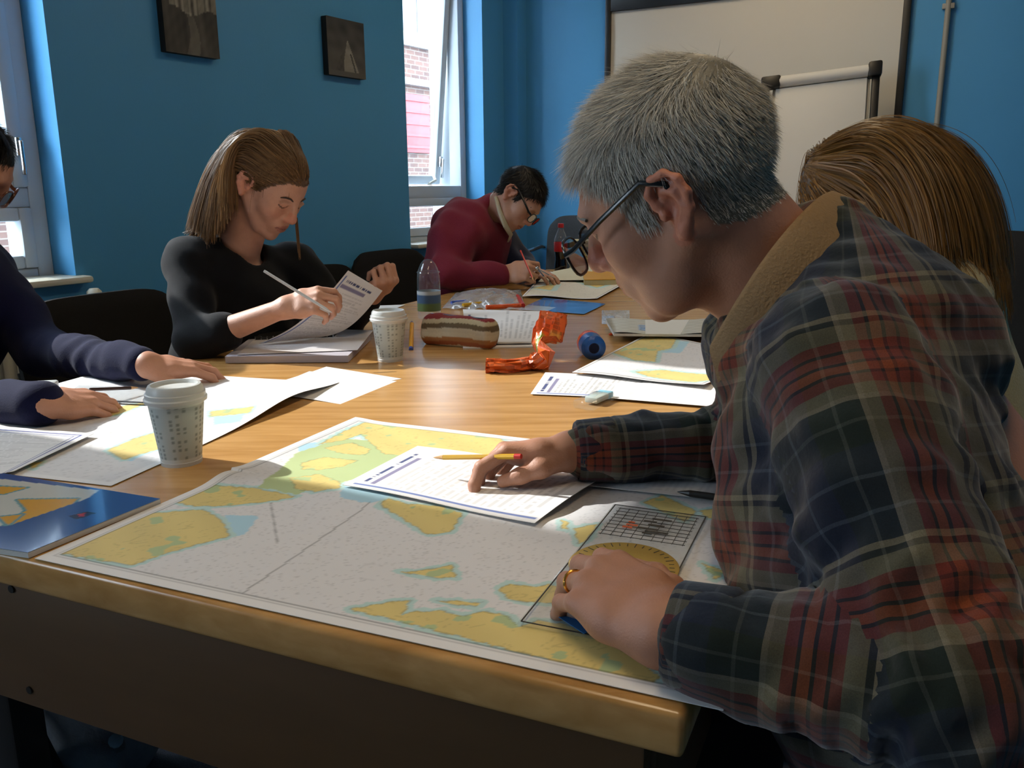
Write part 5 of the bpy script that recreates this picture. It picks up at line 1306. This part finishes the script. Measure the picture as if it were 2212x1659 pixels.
for k in range(9): obj('grid_line', box(pq(plen * .70 + k * .011, pw / 2), (.0003, pw * .42, .0003), (pe, px_, ZAX)), m_mark, plo, smooth=False)
for k in range(9): obj('grid_line', box(pq(plen * .83, pw * (.1 + k * .1)), (.046, .0003, .0003), (pe, px_, ZAX)), m_mark, plo, smooth=False)
for k, (a, b_, w_) in enumerate(((.80, .50, .012), (.84, .56, .010), (.78, .60, .014), (.87, .48, .008), (.76, .52, .006), (.90, .58, .012))): obj('printed_word', box(pq(plen * a, pw * b_), (.0022, w_, .0003), (pe, px_, ZAX)), m_mark, plo, smooth=False)
for a, b_, w_ in ((.79, .30, .006), (.815, .33, .007), (.84, .31, .004)): obj('printed_mark', box(pq(plen * a, pw * b_), (.0022, w_, .0003), (pe, px_, ZAX)), m_orange2, plo, smooth=False)
obj('direction_arrow', slab([T(1188, 1320, ZT + .009), T(1262, 1369, ZT + .009), T(1292, 1352, ZT + .009)], .0006), m_blue2, plo, smooth=False)
m, nt, b = new_mat('amber_disc'); m_amber = m
b.inputs['Base Color'].default_value = (*lin('efcb74'), 1); b.inputs['Roughness'].default_value = .15; b.inputs['Metallic'].default_value = .4
nz_ = nd(nt, 'ShaderNodeTexNoise'); nz_.inputs['Scale'].default_value = 40; bp = nd(nt, 'ShaderNodeBump'); bp.inputs['Strength'].default_value = .15; nt.links.new(nz_.outputs[0], bp.inputs['Height']); nt.links.new(bp.outputs[0], b.inputs['Normal'])
dc = pq(plen * .47, pw / 2, .0016)
obj('compass_disc', lathe([(.0001, 0), (.059, 0), (.060, .0008), (.059, .0016), (.0001, .0016)], dc, n=56, cap=False), m_amber, plo)
obj('hub', lathe([(.008, 0), (.008, .003), (.006, .004)], dc, n=20), pm('hub_plastic', (.7, .68, .6), .3, .05, 30), plo)
for k in range(36):
    a = k * math.pi / 18; d = pe * math.cos(a) + px_ * math.sin(a); obj('degree_mark', box(dc + d * .052 + ZAX * .0018, (.0045 if k % 3 == 0 else .0028, .0004, .0002), (d, np.cross(ZAX, d), ZAX)), m_mark, plo, smooth=False)
for s in (-1, 1):
    p = dc + px_ * s * .032 - pe * .004 + ZAX * .0018; obj('slot', tube([p, p + ZAX * .0004], .005, 12), m_mark, plo)
# --- pencils and pens
def pencil(name, label, a, b_, mat, r=.0036, cat='pencil', tip=None, butt=None):
    a, b_ = np.asarray(a), np.asarray(b_); d = nrm(b_ - a); t = thing(name, label, cat, (a + b_) / 2)
    obj('barrel', tube([a, b_], r, 6 if cat == 'pencil' else 12), mat, t)
    obj('tip', tube([b_, b_ + d * .012, b_ + d * .017], [r, r * .45, r * .1], 8), tip or m_woodtip, t)
    obj('end_cap', tube([a - d * .010, a], [r * .95, r * 1.02], 10), butt or mat, t)
    return t
m_woodtip = pm('sharpened_wood', (.80, .62, .42), .7, .1, 60); m_yel = pm('yellow_pencil_paint', (.80, .62, .12), .35, .08, 40, stretch=(1, 1, 1)); m_red = pm('red_plastic', (.75, .14, .10), .35, .08, 40); m_bluep = pm('blue_pen', (.25, .35, .70), .3, .08, 40); m_wpen = pm('white_pen', (.80, .80, .80), .3, .05, 40); m_dkp = pm('dark_pencil_paint', (.22, .13, .11), .4, .1, 40)
pencil('pencil', 'yellow pencil held loosely by the pointing hand over the question sheet', D(1112, 986, 1.145), D(958, 988, 1.20), m_yel, butt=m_red)
pencil('pen', 'black pen lying beside the far plaid sleeve at the chart edge', T(1580, 1078, ZT + .014), T(1490, 1066, ZT + .013), m_dark, cat='pen', r=.0045, tip=m_dark)
pencil('pencil', 'dark pencil under the near fingers of the person in navy', T(205, 841, ZT + .030), T(282, 838, ZT + .018), m_dkp)
pencil('pen', 'slim white pen in the writing hand of the woman in black', D(578, 590, 2.04), D(705, 668, 2.02), m_wpen, cat='pen', r=.0035, tip=m_wpen)
pencil('pencil', 'red pencil between the fingers of the man in maroon', D(1126, 545, 3.50), D(1150, 600, 3.42), m_red)
# dividers
dv = thing('chart_dividers', 'steel chart dividers in the hand of the man in maroon', 'dividers', D(1170, 590, 3.4))
for q in ((1210, 607), (1188, 612)): obj('leg', tube([D(1160, 580, 3.44), D((1160 + q[0]) / 2, (580 + q[1]) / 2, 3.44), T(*q, ZT + .012)], [.004, .003, .001], 8), m_chrome, dv)
obj('hinge', sphere(D(1160, 579, 3.44), .008, 10), m_chrome, dv)
# --- takeaway cups
m_cup = pm('cup_print', (1, 1, 1), rough=.55, var=.03, scale=40, attr='Col'); m_lid = pm('white_cup_lid', (.82, .83, .82), .35, .03, 30)
def cup(label, base, seed):
    c = thing('coffee_cup', label, 'cup', base, 'takeaway coffee cups')
    n = 96; hs_ = np.linspace(0, .104, 72); prof = [(.0295 + (.0415 - .0295) * h / .104, h) for h in hs_]
    o = obj('paper_cup', lathe(prof, base, n=n), m_cup, c, fixn=False, angle=60)
    r = np.random.default_rng(seed); cols = np.tile(lin('dde4e2'), (n * 72, 1)); K_ = r.uniform(size=(24, 24))
    for i, h in enumerate(hs_):
        for j in range(n):
            col, row = (j // 4) % 24, int((h - .012) / .0068)
            q = cols[i * n + j]
            if .012 < h < .094:
                q[:] = lin('c3cdca')
                if (j % 4) in (1, 2) and ((h - .012) / .0068) % 1 < .62 and K_[col, row % 24] < .72 and (col % 4 != 3): q[:] = lin('929c9a')
    color_attr(o, cols)
    obj('lid', lathe([(.0415, .098), (.0455, .099), (.0460, .104), (.0440, .106), (.0440, .112), (.0415, .113), (.0405, .120), (.038, .124), (.034, .1245), (.0325, .119), (.0001, .118)], base, n=48, cap=False), m_lid, c)
    obj('base_rim', lathe([(.0295, .0), (.0305, .0), (.0308, .006), (.0298, .007)], base, n=40, cap=False), m_lid, c)
    return c
cup('paper coffee cup with white lid standing nearest, in front of the navy sleeve', T(393, 998), 1)
cup('paper coffee cup with white lid beside the striped pencil case', T(843, 778), 2)
# --- water bottle, cola bottle
m_pet = pane_mat('clear_bottle', tint=(.90, .93, .95), gloss=.15, haze=.05); m_label = pm('bottle_label', (1, 1, 1), .4, .05, 20, attr='Col')
bb_ = T(928, 690); bo = thing('water_bottle', 'clear plastic water bottle with a landscape label behind the pencil case', 'bottle', bb_)
obj('bottle_body', lathe([(0.03120, 0), (0.03720, .006), (0.03720, .05), (0.03600, .055), (0.03720, .06), (0.03720, .120), (0.03660, .135), (0.03240, .158), (0.02400, .178), (0.01320, .190), (.0001, .193)], bb_, n=40, cap=False), m_pet, bo)
lab = obj('bottle_label', lathe([(0.03792, .030 + k * .0045) for k in range(15)], bb_, n=40, cap=False), m_label, bo, fixn=False)
lc = np.zeros((15 * 40, 3))
for k in range(15): lc[k * 40:(k + 1) * 40] = lin('5c7040') if k < 6 else lin('3f5a7c') if k < 12 else lin('b8bfc2')
color_attr(lab, lc)
obj('bottle_seam', lathe([(0.03756, .150), (0.03600, .154), (0.03420, .152)], bb_, n=30, cap=False), m_pet, bo)
cb_ = T(1211, 590); ck = thing('cola_bottle', 'cola bottle with red cap and label at the far end of the table', 'bottle', cb_)
m_cola = pm('dark_cola', (.07, .03, .03), .08, .05, 20, coat=.5); m_redl = pm('red_label', (.72, .14, .16), .35, .06, 30)
obj('drink', lathe([(.024, .001), (.031, .010), (.030, .04), (.027, .065), (.0275, .085), (.0305, .105)], cb_, n=32), m_cola, ck)
obj('label_band', lathe([(.0305, .105), (.0330, .107), (.0335, .150), (.0325, .152)], cb_, n=32, cap=False), m_redl, ck)
obj('bottle_neck', lathe([(.0320, .152), (.031, .165), (.025, .185), (.016, .205), (.0125, .215), (.0125, .222)], cb_, n=32, cap=False), m_pet, ck)
obj('cap', lathe([(.0145, .220), (.0148, .222), (.0146, .238), (.0125, .240), (.0001, .240)], cb_, n=28, cap=False), m_redl, ck)
# --- striped pencil case
pa, pb = T(912, 746), T(1052, 757); pd = nrm(pb - pa); pnn = np.cross(ZAX, pd); pcn = (pa + pb) / 2 + pnn * .035 + ZAX * .040
F = Field(); hl = np.linalg.norm(pb - pa) / 2 - .012
for z_, r_ in ((-.019, .021), (.004, .022), (.024, .016)):
    for o_ in (-.012, .012): F.cap(pcn - pd * hl + pnn * o_ + ZAX * z_, pcn + pd * hl + pnn * o_ + ZAX * (z_ - .004), r_, r_ * .95, k=.02)
cv_, cf_ = F.mesh(.004, disp=wrinkle(61, .0018, 90)); m_case = pm('striped_cotton', (1, 1, 1), .85, .08, 200, attr='Col', bump=.15, bscale=500)
pcs = thing('pencil_case', 'soft pencil case with red, brown and cream stripes', 'pencil case', pcn - ZAX * .040)
o = obj('striped_body', (cv_, cf_), m_case, pcs, fixn=False, angle=180)
hh_ = (cv_[:, 2] - cv_[:, 2].min()) / (cv_[:, 2].max() - cv_[:, 2].min()) + .04 * np.sin((cv_ @ pd) * 25)
st = [(.12, 'cfc6a8'), (.24, 'a65f36'), (.36, 'b07a48'), (.50, 'd8cfb4'), (.62, 'cfc6ac'), (.76, '6e6048'), (.88, 'c9bd9c'), (2, '8c2f35')]
sc_ = np.zeros((len(cv_), 3)); lo_ = -1
for t_, c_ in st: sc_[(hh_ > lo_) & (hh_ <= t_)] = lin(c_); lo_ = t_
color_attr(o, sc_)
obj('zip', tube([pcn - pd * hl + ZAX * .041, pcn + pd * hl + ZAX * .036], .0025, 6), m_chrome, pcs)
obj('zip_pull', box(pcn - pd * (hl + .004) + ZAX * .026, (.003, .002, .008), (pd, pnn, ZAX), .001), m_chrome, pcs)
pencil('highlighter', 'yellow highlighter standing between the cup and the pencil case', T(888, 752, ZT + .004), T(890, 712, ZT + .030) + V(0, 0, .016), pm('yellow_plastic', (.92, .66, .12), .35, .05, 30), r=.006, cat='pen', tip=m_bluep, butt=m_bluep)
# --- biscuit wrapper, blue roll
m_orw = pm('orange_wrapper', (.90, .36, .13), .28, .12, 60, bump=.5, bscale=70); m_yelp = pm('wrapper_print', (.85, .72, .30), .35, .1, 50)
wr0 = T(1100, 800); wra = thing('biscuit_wrapper', 'crumpled bright orange biscuit wrapper standing on the bare table', 'wrapper', wr0)
cp = subd(np.array([T(1050, 790, ZT + .016), T(1100, 792, ZT + .014), T(1150, 786, ZT + .012), T(1172, 778, ZT + .030), D(1178, 745, T(1165, 785)[1] * 1.02 + .02), D(1190, 705, T(1165, 785)[1] * 1.02 + .03), D(1196, 675, T(1165, 785)[1] * 1.02 + .035)]), 2)
nw = 22; uu = np.linspace(0, 1, len(cp)); ang_ = np.linspace(-2.6, 2.6, nw); PW = np.zeros((len(cp), nw, 3)); rr_ = np.random.default_rng(5); jit = np.cumsum(rr_.normal(0, .0016, (len(cp), nw)), 0) * .5 + rr_.normal(0, .0012, (len(cp), nw))
for i in range(len(cp)):
    t_ = nrm(cp[min(i + 1, len(cp) - 1)] - cp[max(i - 1, 0)]); a_ = nrm(np.cross(t_, V(.25, 1, .15))); b_ = np.cross(a_, t_); q = np.clip((uu[i] - .35) / .3, 0, 1)
    ra_, rb_ = .017 + .016 * q, .016 - .008 * q
    for j in range(nw): PW[i, j] = cp[i] + a_ * (ra_ * math.sin(ang_[j]) + jit[i, j]) - b_ * (rb_ * math.cos(ang_[j]) * (1 + .25 * math.sin(j * 2.1 + i * .7)) + jit[i, j])
PW[..., 2] = np.maximum(PW[..., 2], ZT + .001)
m_foil = pm('orange_wrapper_print', (1, 1, 1), .3, .08, 60, attr='Col', bump=.25, bscale=120)
vW, fW = grid_sheet(PW, .0004); o = obj('foil_sleeve', (vW, fW), m_foil, wra, fixn=False, angle=35)
cw_ = np.tile(lin('e8682a'), (len(cp) * nw, 1)).reshape(len(cp), nw, 3); ii, jj = np.meshgrid(uu, np.linspace(0, 1, nw), indexing='ij')
for u0, v0, c_ in ((.60, .35, 'd8b45a'), (.66, .55, '8fae4a'), (.56, .60, 'e0c880'), (.72, .40, 'd8a04a')): cw_[((ii - u0) / .045) ** 2 + ((jj - v0) / .10) ** 2 < 1] = lin(c_)
cw_ = cw_.reshape(-1, 3); color_attr(o, np.vstack([cw_, cw_ * .6]))
rc_, rd_ = T(1283, 752, ZT + .030), T(1252, 715, ZT + .030); rax = nrm(rd_ - rc_); m_bluew = pm('blue_wrap', (.13, .34, .62), .35, .12, 60, bump=.2, bscale=90)
rl = thing('blue_roll', 'short blue cylinder pack with an orange end lying beside the wrapper', 'packet', rc_ - ZAX * .03)
obj('roll_body', lathe([(.0001, -.002), (.014, -.003), (.024, .001), (.0300, .006), (.0305, .03), (.0305, .075), (.029, .082), (.0001, .083)], rc_, rax, n=36, cap=False), m_bluew, rl)
obj('end_label', lathe([(.0309, .052), (.0313, .055), (.0313, .078), (.0305, .082)], rc_, rax, n=36, cap=False), m_orw, rl)
obj('end_disc', lathe([(.0001, -.0035), (.011, -.0045), (.013, -.003)], rc_, rax, n=20, cap=False), m_navy, rl)
tag(obj('crumb', sphere(T(1320, 722, ZT + .003), (.007, .005, .004), 8), m_orw), 'tiny orange scrap on the table right of the blue roll', 'crumb')
# --- papers behind the pencil case, brochure, bag, far charts, stacks
for k, (quad, z_, lab) in enumerate((([(1000, 752), (1150, 748), (1165, 700), (1000, 690)], .004, 'thin stapled handout lowest under the pencil case'), ([(1010, 740), (1148, 738), (1168, 672), (1000, 668)], .012, 'printed handout with a small drawing behind the pencil case'))):
    Qw = [T(*q, ZT + z_) for q in quad]; h = thing('handout', lab, 'paper', T(*quad[0]), 'handouts')
    sheet('top_sheet', None, None, None, world=Qw, res=(60, 50), colf=text_cols(14, seed=30 + k, ink=.5, bar=False), parent=h)
    obj('under_sheets', slab([q - ZAX * .001 for q in Qw], .0035), m_paper, h, smooth=False)
def broch(u, v, X, Y):
    c = np.broadcast_to(lin('4d7fc4'), u.shape + (3,)).copy() * (1 + .2 * np.sin(u * 9 + 3 * np.sin(v * 6)))[..., None]; c[(v < .35) & (u < .45)] = lin('bcd4ea'); c[(v > .8) & (u > .25) & (u < .75) & (np.sin(u * 90) > -.4)] = lin('2a3350'); return c
sheet('brochure', 'blue brochure in front of the far chart', 'brochure', [(1120, 668), (1262, 678), (1308, 656), (1175, 643)], z=ZT + .004, res=(60, 40), colf=broch, mat=m_gloss)
lands = [[(1250, 612), (1330, 596), (1345, 606), (1290, 624)], [(1150, 628), (1200, 620), (1190, 634)], [(1285, 590), (1320, 585), (1310, 596)]]
sheet('nautical_chart', 'sea chart at the far end under the writing hand of the maroon fleece man', 'chart', [(1128, 642), (1290, 646), (1352, 612), (1180, 588)], z=ZT + .005, res=(80, 70), colf=chart_cols(lands, size=(.5, .7), margin=.012, seed=19, shore=.025, sea=lin('ddd6c4')), group='charts on the table', zf=lambda u, v: .004 * np.sin(u * 6) + .004)
sheet('paper_sheet', 'buff chart leaf curling over the yellow folder', 'paper', [(1180, 606), (1290, 604), (1272, 580), (1195, 586)], z=ZT + .020, res=(30, 30), colf=lambda u, v, X, Y: np.broadcast_to(lin('d8cfae'), u.shape + (3,)), zf=lambda u, v: .02 * u * v, group='sheets of paper')
m_yfold = pm('yellow_card_folder', (.80, .58, .16), .6, .06, 30); m_buff = pm('buff_paper', (.74, .67, .50), .8, .08, 30)
fo_ = thing('card_folder', 'yellow card folder behind the far chart', 'folder', T(1300, 600))
fq = [T(1262, 604, ZT + .03), T(1370, 602, ZT + .03), T(1372, 580, ZT + .03), T(1255, 580, ZT + .03)]; obj('front_cover', slab(fq, .003), m_yfold, fo_, smooth=False); obj('contents', slab([q - ZAX * .004 for q in fq], .02), m_buff, fo_, smooth=False); obj('back_cover', slab([q - ZAX * .025 for q in fq], .003), m_yfold, fo_, smooth=False)
sb_ = T(1285, 585); stk = thing('paper_stack', 'tall stack of buff documents near the grey chair', 'paper stack', sb_)
for k in range(9): obj('document', box(sb_ + V(rng.normal(0, .004), .10 + rng.normal(0, .004), .008 + k * .0165), (.11, .08, .0075), (yawv(100 + rng.normal(0, 3)), yawv(10), ZAX), .002), m_buff, stk)
bagc = T(1035, 655); bag = thing('plastic_bag', 'crumpled clear plastic bag with orange and blue stationery beyond the handouts', 'bag', bagc)
gu, gv = np.meshgrid(np.linspace(0, 1, 40), np.linspace(0, 1, 24), indexing='ij'); Qb = [T(*q) for q in ((955, 668), (1135, 672), (1125, 628), (985, 634))]
PB = (1 - gu)[..., None] * (1 - gv)[..., None] * Qb[0] + gu[..., None] * (1 - gv)[..., None] * Qb[1] + (gu * gv)[..., None] * Qb[2] + ((1 - gu) * gv)[..., None] * Qb[3]
PB[..., 2] += .004 + .030 * (np.sin(gu * 3.14) * np.sin(gv * 3.14)) ** .7 + .005 * np.sin(gu * 31 + 4 * np.sin(gv * 9)) * np.sin(gu * 3.14)
obj('bag_film', grid_sheet(PB, .0006), pane_mat('bag_film', tint=(.90, .92, .95), gloss=.12, haze=.2), bag, fixn=False)
for q0, q1, mt in (((1050, 664), (1125, 660), m_orw), ((975, 655), (1010, 652), m_bluep), ((1000, 660), (1040, 656), m_yel), ((1118, 640), (1130, 660), m_red)): obj('stationery', tube([T(*q0, ZT + .012), T(*q1, ZT + .012)], .008, 8), mt, bag)
mg = [( 'newspaper lowest in the stack by the chin of the plaid shirt man', .0, 'cfc6b0', 0), ('thin brown folder in the middle of that stack of magazines', .010, '8a6a44', 6), ('magazine with a blue patch on top of the stack', .018, 'c8c4b4', -4)]
for lab, z_, c_, dx in mg:
    Qw = [T(*q, ZT + z_ + .008) for q in ((1330 + dx, 720), (1560 + dx, 722), (1600 + dx, 690), (1312 + dx, 690))]; h = thing('magazine', lab, 'magazine', T(1400, 705, ZT + z_), 'magazines in the stack')
    mcol = (lambda cc: (lambda u, v, X, Y: np.where(((np.abs(u - .35) < .1) & (np.abs(v - .4) < .2))[..., None] & (z_ > .015), lin('5b8fc8'), np.broadcast_to(lin(cc), u.shape + (3,))) * (1 + .08 * np.sin(u * 40) * np.sin(v * 30))[..., None]))(c_)
    sheet('cover', None, None, None, world=Qw, res=(40, 24), colf=mcol, mat=m_gloss, parent=h, zf=(lambda u, v: .004 * np.sin(u * 8 + 1) * (z_ > .015)))
    obj('pages', slab([q - ZAX * .001 for q in Qw], .0065), m_paper, h, smooth=False)
tag(obj('plastic_wrap', grid_sheet(np.array([[T(1300 + 60 * a, 700 - 30 * b_, ZT + .004 + .012 * math.sin(a * 3) * math.sin(b_ * 3.1)) for b_ in np.linspace(0, 1, 10)] for a in np.linspace(0, 1, 14)]), .0005), pane_mat('wrap_film', tint=(.92, .93, .93), gloss=.12, haze=.25)), 'loose clear plastic wrap behind the blue roll', 'wrap')
# --- the woman's papers
npd = thing('notepad', 'thick lilac grey pad of paper on the table in front of the woman in black', 'notepad', T(640, 760))
Qn = [T(*q, ZT + .018) for q in ((486, 770), (752, 768), (800, 722), (560, 716))]
obj('page_block', slab(Qn, .0165), pm('lilac_paper', (.72, .70, .74), .8, .04, 20), npd, smooth=False)
Qt = [T(*q, ZT + .0205) for q in ((512, 766), (772, 756), (806, 716), (580, 708))]; sheet('top_page', None, None, None, world=Qt, res=(20, 20), colf=lambda u, v, X, Y: np.broadcast_to(lin('d2cdcc'), u.shape + (3,)), parent=npd, zf=lambda u, v: .003 * v)
sp = thing('spiral_notebook', 'black spiral bound notebook under the held sheet', 'notebook', T(640, 730))
Qs = [T(*q, ZT + .030) for q in ((552, 728), (720, 722), (760, 690), (600, 694))]; obj('cover', slab(Qs, .008), m_dark, sp, smooth=False)
for k in range(14):
    p = Qs[0] * (1 - k / 13) + Qs[1] * k / 13; obj('coil', tube([p + V(0, .004 * math.cos(a) - .003, .005 * math.sin(a) - .003) for a in np.linspace(0, 6.3, 10)], .0008, 6), m_chrome, sp)
# the sheet she holds up: bends from her left hand down to the pad
top_l, top_r = D(752, 584, 2.26), D(826, 628, 2.30); bot_l, bot_r = T(560, 742, ZT + .026), T(690, 728, ZT + .026)
u, v = np.meshgrid(np.linspace(0, 1, 60), np.linspace(0, 1, 90), indexing='ij')
PH = (1 - u)[..., None] * ((1 - v)[..., None] * bot_l + v[..., None] * top_l) + u[..., None] * ((1 - v)[..., None] * bot_r + v[..., None] * top_r)
PH[..., 2] -= .03 * np.sin(v * math.pi) ; PH[..., 1] -= .012 * np.sin(v * math.pi)
vh, fh_ = grid_sheet(PH, .0006); o = obj('held_sheet', (vh, fh_), m_ink, None, fixn=False, angle=60)
ch = text_cols(34, seed=41, along='v', ink=.4)(u, 1 - v, PH[..., 0], PH[..., 1]); ch = ch.reshape(-1, 3); color_attr(o, np.vstack([ch, ch * .97])); tag(o, 'printed sheet with navy border held up by the woman in black', 'paper', 'sheets of paper')
pencil('pen', 'blue pen on the table behind the second coffee cup', T(775, 690, ZT + .006), T(800, 684, ZT + .006), m_bluep, cat='pen', r=.006)
sheet('paper_sheet', 'small white sheet on the table beyond the held page', 'paper', [(800, 672), (850, 668), (875, 658), (815, 660)], z=ZT + .002, res=(12, 12), group='sheets of paper')
er = tag(obj('rubber', box(T(100, 832, ZT + .010), (.022, .012, .009), (yawv(80), yawv(-10), ZAX), .004), m_lid), 'white rubber eraser behind the hand of the person in navy', 'eraser')
pt2 = thing('clear_ruler', 'clear plastic ruler between the hands of the person in navy', 'ruler', T(240, 850))
obj('ruler_strip', slab([T(*q, ZT + .006) for q in ((130, 862), (330, 872), (345, 838), (170, 832))], .002), m_clear, pt2, smooth=False)
obj('ruler_edge', slab([T(*q, ZT + .0068) for q in ((130, 862), (330, 872), (331, 869), (131, 859))], .0006), m_mark, pt2, smooth=False)
# --- things on the floor at the lower left
bgb = V(-.78, 1.55, 0); rk = thing('rucksack', 'grey rucksack on the carpet under the table', 'bag', bgb)
F = Field(); F.ell(bgb + V(-.08, -.05, .15), (.17, .13, .17), k=.03).ell(bgb + V(-.06, -.17, .10), (.12, .06, .09), k=.03); v_, f_ = F.mesh(.009, disp=wrinkle(81, .004, 50)); obj('sack', (v_, f_), pm('grey_nylon', (.45, .46, .48), .6, .15, 60, bump=.2), rk, fixn=False, angle=180)
obj('strap', tube([bgb + V(-.1, -.18, .25), bgb + V(-.02, -.24, .16), bgb + V(.04, -.2, .06)], .012, 8, flat=.4), m_dark, rk)
ft_ = thing('chair_base', 'chrome foot bar of a chair on the carpet below the table', 'chair base', V(-.45, 1.15, 0))
obj('foot_bar', tube([T(215, 1655, .03), T(262, 1622, .03), T(300, 1590, .03)], .012, 10), m_chrome, ft_)
obj('foot_bar', tube([T(262, 1622, .03), T(250, 1600, .25)], .012, 10), m_chrome, ft_)
